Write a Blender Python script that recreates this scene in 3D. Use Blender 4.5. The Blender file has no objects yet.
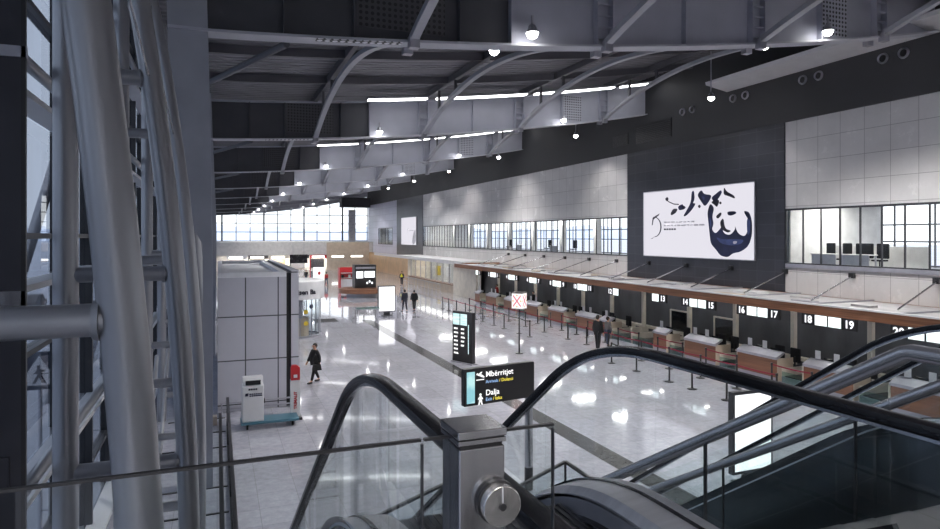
import bpy, math, random
from mathutils import Vector, Matrix
random.seed(7)
sc = bpy.context.scene
COL = sc.collection
PI = math.pi

# ------------------------------------------------------------------ materials
MATS = {}
def newmat(name):
    m = bpy.data.materials.new(name); m.use_nodes = True
    nt = m.node_tree; nt.nodes.clear()
    out = nt.nodes.new('ShaderNodeOutputMaterial')
    MATS[name] = m
    return m, nt, out
def N(nt, t, **kw):
    n = nt.nodes.new(t)
    for k, v in kw.items(): setattr(n, k, v)
    return n
def principled(nt, out, col, rough=.5, metal=0., spec=.5, coat=0.):
    p = N(nt, 'ShaderNodeBsdfPrincipled')
    p.inputs['Base Color'].default_value = (*col, 1)
    p.inputs['Roughness'].default_value = rough
    p.inputs['Metallic'].default_value = metal
    p.inputs['Specular IOR Level'].default_value = spec
    p.inputs['Coat Weight'].default_value = coat
    nt.links.new(p.outputs[0], out.inputs[0])
    return p
def vary(nt, p, col, amt=.12, scale=3., stretch=(1, 1, 1), rough=None, rvar=.1, bump=0.):
    tc = N(nt, 'ShaderNodeTexCoord'); mp = N(nt, 'ShaderNodeMapping')
    mp.inputs['Scale'].default_value = stretch
    nt.links.new(tc.outputs['Object'], mp.inputs[0])
    no = N(nt, 'ShaderNodeTexNoise'); no.inputs['Scale'].default_value = scale; no.inputs['Detail'].default_value = 5
    nt.links.new(mp.outputs[0], no.inputs['Vector'])
    cr = N(nt, 'ShaderNodeValToRGB')
    cr.color_ramp.elements[0].position = .3; cr.color_ramp.elements[1].position = .7
    cr.color_ramp.elements[0].color = (*[c*(1-amt) for c in col], 1)
    cr.color_ramp.elements[1].color = (*[min(1, c*(1+amt)) for c in col], 1)
    nt.links.new(no.outputs[0], cr.inputs[0]); nt.links.new(cr.outputs[0], p.inputs['Base Color'])
    if rough is not None:
        mr = N(nt, 'ShaderNodeMapRange')
        mr.inputs['To Min'].default_value = max(0, rough-rvar); mr.inputs['To Max'].default_value = rough+rvar
        nt.links.new(no.outputs[0], mr.inputs[0]); nt.links.new(mr.outputs[0], p.inputs['Roughness'])
    if bump:
        b = N(nt, 'ShaderNodeBump'); b.inputs['Strength'].default_value = bump; b.inputs['Distance'].default_value = .02
        nt.links.new(no.outputs[0], b.inputs['Height']); nt.links.new(b.outputs[0], p.inputs['Normal'])
def paint(name, col, rough=.45, metal=0., amt=.1, scale=2., stretch=(1, 1, 1), rvar=.08, spec=.5, coat=0., bump=0.):
    m, nt, out = newmat(name)
    p = principled(nt, out, col, rough, metal, spec, coat)
    vary(nt, p, col, amt, scale, stretch, rough, min(rvar, rough*.6), bump)
    return m
def emit(name, col, strength, pattern=None):
    m, nt, out = newmat(name)
    e = N(nt, 'ShaderNodeEmission'); e.inputs[0].default_value = (*col, 1); e.inputs[1].default_value = strength
    nt.links.new(e.outputs[0], out.inputs[0])
    if pattern:
        tc = N(nt, 'ShaderNodeTexCoord'); no = N(nt, 'ShaderNodeTexNoise')
        mp = N(nt, 'ShaderNodeMapping'); mp.inputs['Scale'].default_value = pattern[1]
        no.inputs['Scale'].default_value = pattern[2]
        nt.links.new(tc.outputs['Object'], mp.inputs[0]); nt.links.new(mp.outputs[0], no.inputs['Vector'])
        cr = N(nt, 'ShaderNodeValToRGB')
        cr.color_ramp.elements[0].position = .4; cr.color_ramp.elements[1].position = .6
        cr.color_ramp.elements[0].color = (*pattern[0], 1); cr.color_ramp.elements[1].color = (*col, 1)
        nt.links.new(no.outputs[0], cr.inputs[0]); nt.links.new(cr.outputs[0], e.inputs[0])
    return m
def glass(name, tint=(.9, .94, .95), refl=1., rough=.01):
    m, nt, out = newmat(name)
    t = N(nt, 'ShaderNodeBsdfTransparent'); t.inputs[0].default_value = (*tint, 1)
    g = N(nt, 'ShaderNodeBsdfGlossy'); g.inputs['Roughness'].default_value = rough
    f = N(nt, 'ShaderNodeFresnel'); f.inputs[0].default_value = 1.45
    ml = N(nt, 'ShaderNodeMath', operation='MULTIPLY'); ml.inputs[1].default_value = refl
    mx = N(nt, 'ShaderNodeMixShader')
    ge = N(nt, 'ShaderNodeNewGeometry'); iv = N(nt, 'ShaderNodeMath', operation='SUBTRACT'); iv.inputs[0].default_value = 1
    m2 = N(nt, 'ShaderNodeMath', operation='MULTIPLY')
    nt.links.new(ge.outputs['Backfacing'], iv.inputs[1]); nt.links.new(f.outputs[0], ml.inputs[0])
    nt.links.new(ml.outputs[0], m2.inputs[0]); nt.links.new(iv.outputs[0], m2.inputs[1]); nt.links.new(m2.outputs[0], mx.inputs[0])
    nt.links.new(t.outputs[0], mx.inputs[1]); nt.links.new(g.outputs[0], mx.inputs[2])
    nt.links.new(mx.outputs[0], out.inputs[0])
    return m
def grid(name, col, line, axes, w, h, mortar=.012, rough=.35, amt=.06, spec=.5, bump=.3, metal=0., noise=.05, off=(0, 0), nscale=1.5, rowoff=0., rvar=.06, coat=0.):
    """panels or tiles: brick texture laid on two world axes"""
    m, nt, out = newmat(name)
    p = principled(nt, out, col, rough, metal, spec, coat)
    tc = N(nt, 'ShaderNodeNewGeometry'); sp = N(nt, 'ShaderNodeSeparateXYZ'); cb = N(nt, 'ShaderNodeCombineXYZ')
    nt.links.new(tc.outputs['Position'], sp.inputs[0])
    for i, a in enumerate(axes):
        ad = N(nt, 'ShaderNodeMath', operation='ADD'); ad.inputs[1].default_value = off[i]+200*(w, h)[i]
        nt.links.new(sp.outputs['XYZ'.index(a)], ad.inputs[0]); nt.links.new(ad.outputs[0], cb.inputs[i])
    br = N(nt, 'ShaderNodeTexBrick'); br.offset = rowoff; br.squash = 1
    br.inputs['Scale'].default_value = 1; br.inputs['Brick Width'].default_value = w; br.inputs['Row Height'].default_value = h
    br.inputs['Mortar Size'].default_value = mortar; br.inputs['Mortar Smooth'].default_value = .1
    br.inputs['Color1'].default_value = (*[c*(1-amt) for c in col], 1); br.inputs['Color2'].default_value = (*[min(1, c*(1+amt)) for c in col], 1)
    br.inputs['Mortar'].default_value = (*line, 1)
    nt.links.new(cb.outputs[0], br.inputs['Vector'])
    no = N(nt, 'ShaderNodeTexNoise'); no.inputs['Scale'].default_value = nscale; no.inputs['Detail'].default_value = 8; no.inputs['Roughness'].default_value = .7
    nt.links.new(tc.outputs['Position'], no.inputs['Vector'])
    mr = N(nt, 'ShaderNodeMapRange'); mr.inputs['From Min'].default_value = .3; mr.inputs['From Max'].default_value = .7
    mr.inputs['To Min'].default_value = 1-noise; mr.inputs['To Max'].default_value = 1+noise
    nt.links.new(no.outputs[0], mr.inputs[0])
    mx = N(nt, 'ShaderNodeMix', data_type='RGBA', blend_type='MULTIPLY'); mx.inputs[0].default_value = 1
    nt.links.new(br.outputs['Color'], mx.inputs[6]); nt.links.new(mr.outputs[0], mx.inputs[7])
    nt.links.new(mx.outputs[2], p.inputs['Base Color'])
    rr = N(nt, 'ShaderNodeMapRange'); rr.inputs['To Min'].default_value = max(.01, rough-rvar); rr.inputs['To Max'].default_value = rough+rvar
    nt.links.new(no.outputs[0], rr.inputs[0]); nt.links.new(rr.outputs[0], p.inputs['Roughness'])
    if bump:
        b = N(nt, 'ShaderNodeBump'); b.inputs['Strength'].default_value = bump; b.inputs['Distance'].default_value = .01; b.invert = True
        nt.links.new(br.outputs['Fac'], b.inputs['Height']); nt.links.new(b.outputs[0], p.inputs['Normal'])
    return m
def dots(name, col, hole, axes, pitch, r=.3, rough=.5):
    m, nt, out = newmat(name)
    p = principled(nt, out, col, rough)
    tc = N(nt, 'ShaderNodeNewGeometry'); sp = N(nt, 'ShaderNodeSeparateXYZ'); cb = N(nt, 'ShaderNodeCombineXYZ')
    nt.links.new(tc.outputs['Position'], sp.inputs[0])
    for i, a in enumerate(axes):
        s = N(nt, 'ShaderNodeMath', operation='MULTIPLY'); s.inputs[1].default_value = 1/pitch
        fr = N(nt, 'ShaderNodeMath', operation='FRACT'); sb = N(nt, 'ShaderNodeMath', operation='SUBTRACT'); sb.inputs[1].default_value = .5
        nt.links.new(sp.outputs['XYZ'.index(a)], s.inputs[0]); nt.links.new(s.outputs[0], fr.inputs[0]); nt.links.new(fr.outputs[0], sb.inputs[0])
        nt.links.new(sb.outputs[0], cb.inputs[i])
    ln = N(nt, 'ShaderNodeVectorMath', operation='LENGTH'); nt.links.new(cb.outputs[0], ln.inputs[0])
    lt = N(nt, 'ShaderNodeMath', operation='LESS_THAN'); lt.inputs[1].default_value = r
    nt.links.new(ln.outputs['Value'], lt.inputs[0])
    mx = N(nt, 'ShaderNodeMix', data_type='RGBA'); mx.inputs[6].default_value = (*col, 1); mx.inputs[7].default_value = (*hole, 1)
    nt.links.new(lt.outputs[0], mx.inputs[0]); nt.links.new(mx.outputs[2], p.inputs['Base Color'])
    return m

tube_steel = paint('tube_steel', (.36, .365, .39), .32, .5, .07, 1.5, (1, 1, .3))
girder_grey = paint('girder_grey', (.40, .41, .48), .5, 0, .1, .6)
flange_grey = paint('flange_grey', (.52, .53, .58), .4, 0, .08, .8)
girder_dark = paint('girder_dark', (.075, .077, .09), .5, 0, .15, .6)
brace_grey = paint('brace_grey', (.36, .37, .41), .45, 0, .1, 1)
purlin_dark = paint('purlin_dark', (.10, .10, .115), .5, 0, .1, 1)
deck_grey = paint('deck_grey', (.20, .20, .22), .55, .2, .15, .5)
perf_panel = dots('perf_panel', (.45, .46, .53), (.05, .05, .06), 'XZ', .16)
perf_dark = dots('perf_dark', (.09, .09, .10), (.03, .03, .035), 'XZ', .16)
perf_flange_lit = dots('perf_flange_lit', (.03, .03, .035), (.8, .8, .85), 'XY', .2, .37)  # pale dots: light from behind the holes put into the colour
white_panel = grid('white_panel', (.70, .69, .69), (.38, .37, .38), 'YZ', 1.2, 1.1, .012, .26, .03, .5, .3, noise=.07, off=(.1, .0), nscale=.7)
dark_panel = grid('dark_panel', (.038, .040, .052), (.075, .078, .09), 'YZ', 1.2, .62, .012, .3, .15, .5, .2, noise=.1)
lilac_panel = grid('lilac_panel', (.66, .66, .78), (.45, .45, .55), 'YZ', 2.4, 1.1, .03, .3, .04)
upper_dark = paint('upper_dark', (.036, .037, .041), .6, 0, .12, .4)
backwall_dark = paint('backwall_dark', (.085, .088, .098), .5, 0, .35, .9, (1, 1, .5))
floor_tile = grid('floor_tile', (.47, .47, .53), (.36, .36, .39), 'XY', .9, .9, .008, .07, .07, .6, .0, noise=.16, nscale=5, rvar=.03, coat=.35)
stripe_tile = grid('stripe_tile', (.085, .085, .085), (.05, .05, .05), 'XY', .7, .7, .008, .12, .12, .6, 0, noise=.2, nscale=6, rvar=.04)
mezz_floor = grid('mezz_floor', (.14, .14, .15), (.08, .08, .08), 'XY', .6, .6, .008, .3)
grey_clad = grid('grey_clad', (.50, .50, .56), (.07, .07, .08), 'XZ', 1.12, 1.55, .022, .4, .03, .5, .4, noise=.05, off=(.18, 1.32), nscale=.8)
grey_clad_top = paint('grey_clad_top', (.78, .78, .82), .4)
tube_bright = paint('tube_bright', (.66, .66, .69), .26, .8, .01, 1, rvar=.01)
stainless = paint('stainless', (.46, .46, .48), .2, 1, .15, 18, (1, 1, .05), .1)
brushed = paint('brushed', (.74, .74, .78), .38, .85, .08, 6, (.3, 3, 1), .06)
satin_disc = paint('satin_disc', (.75, .73, .70), .2, 1, .1, 30)
rubber = paint('rubber', (.010, .010, .012), .2, 0, .3, 4, rvar=.05, spec=.32)
black_metal = paint('black_metal', (.018, .018, .02), .35)
black_gloss = paint('black_gloss', (.012, .013, .016), .12)
clad_dark = paint('clad_dark', (.10, .11, .12), .16, .6, .3, .7, rvar=.06)
cab_dark = paint('cab_dark', (.05, .05, .062), .3, .3, .15, 1)
step_metal = paint('step_metal', (.10, .10, .11), .35, .8, .3, 40, (1, .05, 1))
wood = paint('wood', (.23, .095, .042), .35, 0, .35, 2.2, (3, .25, 9))
wood_light = paint('wood_light', (.20, .09, .048), .35, 0, .25, 2.2, (3, .25, 9))
cream = paint('cream', (.74, .69, .60), .4)
beige = paint('beige', (.55, .46, .36), .45)
orange_wood = paint('orange_wood', (.55, .36, .20), .4, 0, .15, 1)
white_paint = paint('white_paint', (.72, .72, .74), .4, 0, .05)
canopy_top = paint('canopy_top', (.55, .53, .54), .35, .2, .25, 3, (1, .3, 1))
silver = paint('silver', (.42, .42, .47), .35, .5, .1, 3)
red_paint = paint('red_paint', (.45, .02, .025), .4)
belt_red = paint('belt_red', (.26, .012, .04), .6)
blue_paint = paint('blue_paint', (.06, .16, .22), .4)
navy = paint('navy', (.014, .018, .06), .35, 0, .6, .9)
print_blue = paint('print_blue', (.06, .085, .22), .4, 0, .5, .8)
ink = paint('ink', (.015, .015, .03), .5)
print_grey = paint('print_grey', (.60, .59, .66), .5)
yellow_paint = paint('yellow_paint', (.75, .55, .05), .5)
cloth_black = paint('cloth_black', (.012, .012, .014), .85, 0, .3, 20, bump=.2)
cloth_grey = paint('cloth_grey', (.14, .13, .13), .85, 0, .2, 20)
cloth_navy = paint('cloth_navy', (.02, .022, .035), .8, 0, .2, 20)
cloth_red = paint('cloth_red', (.42, .03, .03), .8, 0, .2, 20)
cloth_yellow = paint('cloth_yellow', (.75, .72, .05), .8, 0, .1, 20)
cloth_jean = paint('cloth_jean', (.04, .055, .09), .85, 0, .2, 20)
skin = paint('skin', (.50, .28, .20), .55, 0, .05)
hair = paint('hair', (.02, .014, .01), .6)
frame_dark = paint('frame_dark', (.035, .036, .042), .4)
mullion_grey = paint('mullion_grey', (.10, .105, .12), .4)
office_white = paint('office_white', (.66, .65, .64), .6)
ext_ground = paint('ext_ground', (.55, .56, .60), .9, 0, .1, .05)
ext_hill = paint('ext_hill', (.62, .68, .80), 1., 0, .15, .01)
pane = glass('pane', (.90, .94, .95))
pane_solar = glass('pane_solar', (.50, .54, .59), 1.)
pane_clear = glass('pane_clear', (.95, .97, .97), .9)
pane_office = glass('pane_office', (.86, .90, .94), .8)
pane_green = glass('pane_green', (.72, .84, .80), 1.)
scr_white = emit('scr_white', (.95, .97, 1), 1.5)
scr_cyan = emit('scr_cyan', (.97, .99, 1), 1.3, ((.80, .95, .96), (1, 1, 6), 1.6))
scr_board = emit('scr_board', (.75, .93, .95), .95, ((.45, .72, .74), (1, 1, 14), 1.8))
num_white = emit('num_white', (.95, .96, 1), 1.1)
lightbox = emit('lightbox', (.97, .97, 1), 1.25)
lamp_glow = emit('lamp_glow', (1, .98, .96), 20)
strip_glow = emit('strip_glow', (1, 1, 1), 5)
soffit_glow = emit('soffit_glow', (1, .97, .93), 20)
shop_glow = emit('shop_glow', (1, .97, .92), 3)
poster_white = emit('poster_white', (.84, .82, .90), .72)
sign_cyan = emit('sign_cyan', (.30, .62, .70), .8, ((.55, .85, .85), (1, 1, 1), 3))
txt_white = emit('txt_white', (1, 1, 1), 1.0)
txt_yellow = emit('txt_yellow', (.9, .75, .1), .9)
txt_blue = emit('txt_blue', (.35, .55, .9), .8)

# ------------------------------------------------------------------ mesh builder
class MB:
    def __init__(s): s.v = []; s.f = []
    def add(s, vs, fs):
        b = len(s.v); s.v += [tuple(p) for p in vs]; s.f += [[i+b for i in f] for f in fs]; return s
    def box(s, x0, x1, y0, y1, z0, z1):
        vs = [(x, y, z) for x in (x0, x1) for y in (y0, y1) for z in (z0, z1)]
        return s.add(vs, [(0, 1, 3, 2), (4, 6, 7, 5), (0, 4, 5, 1), (2, 3, 7, 6), (0, 2, 6, 4), (1, 5, 7, 3)])
    def bar(s, p, q, w, h, up=(0, 0, 1)):
        p, q = Vector(p), Vector(q); d = (q-p).normalized(); u = Vector(up)
        a = d.cross(u)
        if a.length < 1e-4: a = d.cross(Vector((1, 0, 0)))
        a.normalize(); b = a.cross(d).normalized()
        vs = [c+a*i*w/2+b*j*h/2 for c in (p, q) for i, j in ((-1, -1), (1, -1), (1, 1), (-1, 1))]
        return s.add(vs, [(0, 1, 2, 3), (7, 6, 5, 4), (0, 4, 5, 1), (1, 5, 6, 2), (2, 6, 7, 3), (3, 7, 4, 0)])
    def tube(s, pts, r, n=12, cap=True):
        pts = [Vector(p) for p in pts]; rs = r if isinstance(r, (list, tuple)) else [r]*len(pts)
        b = len(s.v); ref = None
        for i, p in enumerate(pts):
            d = (pts[min(i+1, len(pts)-1)]-pts[max(i-1, 0)]).normalized()
            if ref is None: ref = Vector((1, 0, 0)) if abs(d.x) < .8 else Vector((0, 1, 0))
            a = (ref-d*ref.dot(d)).normalized(); ref = a; c = d.cross(a)
            for k in range(n):
                t = 2*PI*k/n; s.v.append(tuple(p+(a*math.cos(t)+c*math.sin(t))*rs[i]))
        for i in range(len(pts)-1):
            for k in range(n):
                s.f.append([b+i*n+k, b+i*n+(k+1) % n, b+(i+1)*n+(k+1) % n, b+(i+1)*n+k])
        if cap:
            s.f.append([b+k for k in reversed(range(n))]); e = b+(len(pts)-1)*n; s.f.append([e+k for k in range(n)])
        return s
    def cyl(s, p, r, h, n=20, r2=None):
        x, y, z = p
        return s.tube([(x, y, z), (x, y, z+h)], [r, r if r2 is None else r2], n)
    def lathe(s, prof, c=(0, 0, 0), n=32):
        b = len(s.v); m = len(prof)
        for k in range(n):
            t = 2*PI*k/n
            for r, z in prof: s.v.append((c[0]+r*math.cos(t), c[1]+r*math.sin(t), c[2]+z))
        for k in range(n):
            k2 = (k+1) % n
            for i in range(m-1): s.f.append([b+k*m+i, b+k2*m+i, b+k2*m+i+1, b+k*m+i+1])
        return s
    def prism(s, poly, o, ux, uy, depth):
        """polygon in the plane o+ux*a+uy*b, thickened by depth along ux x uy"""
        o, ux, uy = Vector(o), Vector(ux), Vector(uy); nn = ux.cross(uy).normalized()*depth; n = len(poly)
        vs = [o+ux*a+uy*b for a, b in poly]+[o+ux*a+uy*b+nn for a, b in poly]
        fs = [list(reversed(range(n))), [n+i for i in range(n)]]+[[i, (i+1) % n, n+(i+1) % n, n+i] for i in range(n)]
        return s.add(vs, fs)
    def sweep_yz(s, path, prof, X):
        """closed profile (dx, dn) carried along a path of (y, z) points in the plane x = X"""
        b = len(s.v); m = len(prof); n = len(path)
        for i, (y, z) in enumerate(path):
            a = path[max(i-1, 0)]; c = path[min(i+1, n-1)]
            t = Vector((c[0]-a[0], c[1]-a[1])).normalized(); nn = Vector((-t.y, t.x))
            for dx, dn in prof: s.v.append((X+dx, y+nn.x*dn, z+nn.y*dn))
        for i in range(n-1):
            for k in range(m):
                s.f.append([b+i*m+k, b+(i+1)*m+k, b+(i+1)*m+(k+1) % m, b+i*m+(k+1) % m])
        s.f.append([b+k for k in range(m)]); s.f.append([b+(n-1)*m+k for k in reversed(range(m))])
        return s
    def sphere(s, c, r, n=12, sx=1, sy=1, sz=1):
        prof = [(math.sin(PI*i/n)*r, -math.cos(PI*i/n)*r*sz) for i in range(n+1)]
        b = len(s.v); s.lathe(prof, c, n*2)
        for i in range(b, len(s.v)):
            v = s.v[i]; s.v[i] = (c[0]+(v[0]-c[0])*sx, c[1]+(v[1]-c[1])*sy, v[2])
        return s
    def build(s, name, mat, parent=None, smooth=None, world=True, bevel=0):
        off = Vector((0, 0, 0))
        if parent is not None and world:
            q = parent
            while q is not None: off += q.location; q = q.parent
        me = bpy.data.meshes.new(name)
        me.from_pydata([tuple(Vector(v)-off) for v in s.v], [], s.f); me.validate(); me.update()
        o = bpy.data.objects.new(name, me); COL.objects.link(o)
        me.materials.append(mat)
        sharp_edges(me, smooth)
        if bevel:
            b = o.modifiers.new('bevel', 'BEVEL'); b.width = bevel; b.segments = 2; b.limit_method = 'ANGLE'
        if parent is not None: o.parent = parent
        return o
def sharp_edges(me, deg):
    import bmesh
    bm = bmesh.new(); bm.from_mesh(me)
    bmesh.ops.recalc_face_normals(bm, faces=bm.faces)
    if deg is not None:
        lim = math.radians(deg)
        for fc in bm.faces: fc.smooth = True
        for e in bm.edges:
            if len(e.link_faces) == 2 and e.calc_face_angle(0) > lim: e.smooth = False
    bm.to_mesh(me); bm.free()
def tag(o, label, cat, group=None, kind=None):
    o['label'] = label; o['category'] = cat
    if group: o['group'] = group
    if kind: o['kind'] = kind
    return o
def thing(name, label, cat, loc=(0, 0, 0), rz=0, group=None, kind=None):
    o = bpy.data.objects.new(name, None); COL.objects.link(o)
    o.location = loc; o.rotation_euler = (0, 0, rz); o.empty_display_size = .2
    return tag(o, label, cat, group, kind)
def struct(mb, name, mat, parent=None, **k):
    o = mb.build(name, mat, parent, **k)
    if parent is None: o['kind'] = 'structure'
    return o
def dup(root, loc, label, rz=None):
    r = root.copy(); COL.objects.link(r); r.location = loc; r['label'] = label
    if rz is not None: r.rotation_euler = (0, 0, rz)
    for ch in list(root.children):
        c = ch.copy(); COL.objects.link(c); c.parent = r
        for g in list(ch.children):
            d = g.copy(); COL.objects.link(d); d.parent = c
    return r
ORD = 'first second third fourth fifth sixth seventh eighth ninth tenth eleventh twelfth thirteenth fourteenth fifteenth sixteenth seventeenth eighteenth nineteenth twentieth'.split()
def text(parent, name, s, size, mat, o, ux, uy, align='LEFT', bold=0, depth=.006, bend=None):
    cu = bpy.data.curves.new('t', 'FONT'); cu.body = s; cu.size = size; cu.extrude = depth/2; cu.offset = bold; cu.align_x = align; cu.resolution_u = 3
    ob = bpy.data.objects.new('t', cu); COL.objects.link(ob)
    bpy.context.view_layer.update()
    me0 = bpy.data.meshes.new_from_object(ob.evaluated_get(bpy.context.evaluated_depsgraph_get()))
    bpy.data.objects.remove(ob)
    ux, uy, o = Vector(ux), Vector(uy), Vector(o); uz = ux.cross(uy)
    m = MB()
    for v in me0.vertices:
        if bend: m.v.append(bend(v.co))
        else: m.v.append(tuple(o+ux*v.co.x+uy*v.co.y+uz*(v.co.z+depth/2)))
    m.f = [list(p.vertices) for p in me0.polygons]
    bpy.data.meshes.remove(me0)
    return m.build(name, mat, parent)

# ------------------------------------------------------------------ camera
h = 6.2
cam = bpy.data.cameras.new('camera'); camo = bpy.data.objects.new('camera', cam); COL.objects.link(camo)
camo.location = (0, 0, h); camo.rotation_euler = (PI/2, 0, -math.radians(21.5))
cam.sensor_width = 36; cam.lens = 642/940*36; cam.shift_y = -28.5/940; cam.clip_start = .05; cam.clip_end = 2000
sc.camera = camo

W = 27.0; YF = 118.0; YE = 170.0; YR = 122.0; MZ = 4.6
GY = [17.2+18.8*k for k in range(9)]
def zb(x): x = max(x, 0); return 11.2+.0469*x+.00261*x*x
# ------------------------------------------------------------------ floor, outside
struct(MB().box(-2.5, 42, -14.2, YE+2, -.3, 0), 'floor', floor_tile)
struct(MB().box(9.92, 10.6, 10.5, 47, .0, .003), 'floor_stripe', stripe_tile)
struct(MB().box(-400, 500, -120, 900, -1.2, -.6), 'outside_ground', ext_ground)
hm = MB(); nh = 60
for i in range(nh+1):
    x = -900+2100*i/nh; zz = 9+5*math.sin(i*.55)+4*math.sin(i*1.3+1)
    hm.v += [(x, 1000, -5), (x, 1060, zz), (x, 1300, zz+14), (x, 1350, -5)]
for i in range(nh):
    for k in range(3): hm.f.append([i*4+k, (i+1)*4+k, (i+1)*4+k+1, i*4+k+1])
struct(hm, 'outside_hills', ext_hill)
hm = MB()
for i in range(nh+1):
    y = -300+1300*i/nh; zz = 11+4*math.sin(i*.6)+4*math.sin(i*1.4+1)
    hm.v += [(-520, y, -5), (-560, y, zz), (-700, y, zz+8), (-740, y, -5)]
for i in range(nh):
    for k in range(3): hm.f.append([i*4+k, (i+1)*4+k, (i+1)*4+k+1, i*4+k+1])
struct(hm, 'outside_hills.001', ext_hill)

# mezzanine the camera stands on
struct(MB().box(-.25, 9, -10, 2.3, 4.25, MZ), 'mezzanine_floor', mezz_floor)
# ------------------------------------------------------------------ wall on the check-in side
def wallbox(name, mat, y0, y1, z0, z1, x0=W, x1=W+.25): return struct(MB().box(x0, x1, y0, y1, z0, z1), name, mat)
wallbox('wall_right_white_lower', white_panel, -14, 24.6, 3.3, 4.78)
wallbox('wall_right_white_upper', white_panel, -14, 24.6, 7.58, 12.0)
wallbox('wall_right_dark_bay', dark_panel, 24.6, 38.1, 0, 12.0, W-.06)
wallbox('wall_right_white_lower.001', white_panel, 38.1, 86.6, 3.3, 4.78)
wallbox('wall_right_white_upper.001', white_panel, 38.1, 86.6, 7.58, 12.0)
wallbox('wall_right_dark_bay.001', dark_panel, 86.6, 100.6, 0, 12.0, W-.06)
wallbox('wall_right_lilac', lilac_panel, 100.6, 103.5, 0, 12.0)
wallbox('wall_right_lilac.001', lilac_panel, 113.5, YR, 0, 12.0)
wallbox('wall_right_lilac.002', lilac_panel, 103.5, 113.5, 0, 4.78)
wallbox('wall_right_lilac.003', lilac_panel, 103.5, 113.5, 7.58, 12.0)
wallbox('wall_right_top', upper_dark, -14, YR, 12.0, 17.0, W-.1, W+.3)
wallbox('wall_right_base', backwall_dark, -14, 24.6, 0, 3.3)
wallbox('wall_right_base.001', backwall_dark, 38.1, 86.6, 0, 3.3)
# silver ledge under the nearer strip window
struct(MB().box(W-.12, W, -14, 24.5, 4.62, 4.8), 'trim_1', silver)
def strip_window(n, y0, y1, step, z0=4.78, z1=7.58):
    m = MB()
    k = int(round((y1-y0)/step)); st = (y1-y0)/k
    for i in range(k+1): m.box(W-.02, W+.05, y0+i*st-.03, y0+i*st+.03, z0, z1)
    m.box(W-.06, W+.14, y0, y1, z1-.09, z1); m.box(W-.06, W+.14, y0, y1, z0, z0+.08)
    o = struct(m, 'window_%d' % n, frame_dark)
    MB().box(W+.0, W+.012, y0, y1, z0+.05, z1-.05).build('window_glass', pane_clear, o)
    return o
strip_window(1, -13.9, 24.55, 1.0)
strip_window(2, 38.15, 86.5, 1.0)
strip_window(3, 103.5, 113.5, 2.5)
# offices behind the strip windows: slab, ceiling, partitions and an outer window wall
struct(MB().box(W+.25, W+7, -14, YR, 4.3, 4.6), 'office_floor', mezz_floor)
struct(MB().box(W+.25, W+7, -14, YR, 7.9, 8.1), 'office_ceiling', office_white)
m = MB()
for y in (-14.1, 24.6, 38.1, 86.6, 103.3, 113.6, YR-.2): m.box(W+.25, W+7, y-.1, y+.1, 4.6, 7.9)
struct(m, 'office_partition_wall', office_white)
m = MB()
for i in range(64):
    y = -14+2.1*i; m.box(W+6.94, W+7, y-.04, y+.04, 4.6, 7.9)
for z in (4.65, 5.9, 6.8, 7.85): m.box(W+6.9, W+7, -14, YR, z-.04, z+.04)
struct(m, 'window_4', mullion_grey)
m = MB()
for y in (2, 8, 14, 18.9, 42, 48, 54, 60, 66, 72, 78, 84): m.box(W+3.6, W+4.1, y-.25, y+.25, 4.6, 7.9)
struct(m, 'office_column', office_white)
for i, y in enumerate((-2, 4, 10, 16, 21, 23.4, 42, 48, 54, 60, 66, 72, 78, 84)):
    tag(MB().box(W+1.6, W+3.4, y-.5, y+.5, 7.8, 7.86).build('office_fill_light', soffit_glow), 'unseen lit ceiling panel added to brighten the upper offices, %s from the escalators' % ORD[i], 'light', 'added office ceiling lights')  # panels added above the window head to brighten the dark offices
m = MB().box(W+2.9, W+3, 19.4, 24.4, 4.6, 5.7)
struct(m, 'office_partition', office_white)
for i, (y, w_) in enumerate(((23.3, .5), (22.4, .5), (21.5, .9), (20.6, .6), (48, .6), (52.5, .6), (61, .6))):
    t = thing('office_chair', 'dark office chair seen through the upper window, %s from the dark poster bay' % ORD[i] if i < 4 else 'dark office chair behind the long upper window, %s from the poster bay' % ORD[i-4], 'chair', (W+1.4, y, 4.6), 0, 'chairs in the upper offices')
    MB().box(W+1.15, W+1.65, y-.25, y+.25, 5.03, 5.11).build('seat', cloth_black, t, bevel=.03)
    MB().box(W+1.58, W+1.66, y-w_/2, y+w_/2, 5.15, 5.85).build('backrest', cloth_black, t, bevel=.04)
    b = MB().cyl((W+1.4, y, 4.66), .03, .4, 10)
    for a in range(5): b.bar((W+1.4, y, 4.66), (W+1.4+.28*math.cos(a*1.257), y+.28*math.sin(a*1.257), 4.62), .04, .04)
    b.build('pedestal', black_metal, t)
for i, y in enumerate((22.9, 21.2, 50, 57)):
    t = thing('office_desk', ('pale office desk behind the upper window by the dark chairs, %s from the poster bay' if i < 2 else 'pale office desk behind the long upper window, %s from the poster bay') % ORD[i % 2], 'desk', (W+.9, y, 4.6), 0, 'desks in the upper offices')
    MB().box(W+.55, W+1.15, y-.7, y+.7, 5.3, 5.34).build('desk_top', office_white, t)
    MB().box(W+.6, W+.64, y-.66, y+.66, 4.6, 5.3).build('modesty_panel', silver, t)
    for s in (-1, 1): MB().box(W+1.05, W+1.1, y+s*.64-.03, y+s*.64+.03, 4.6, 5.3).build('leg', silver, t)
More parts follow.
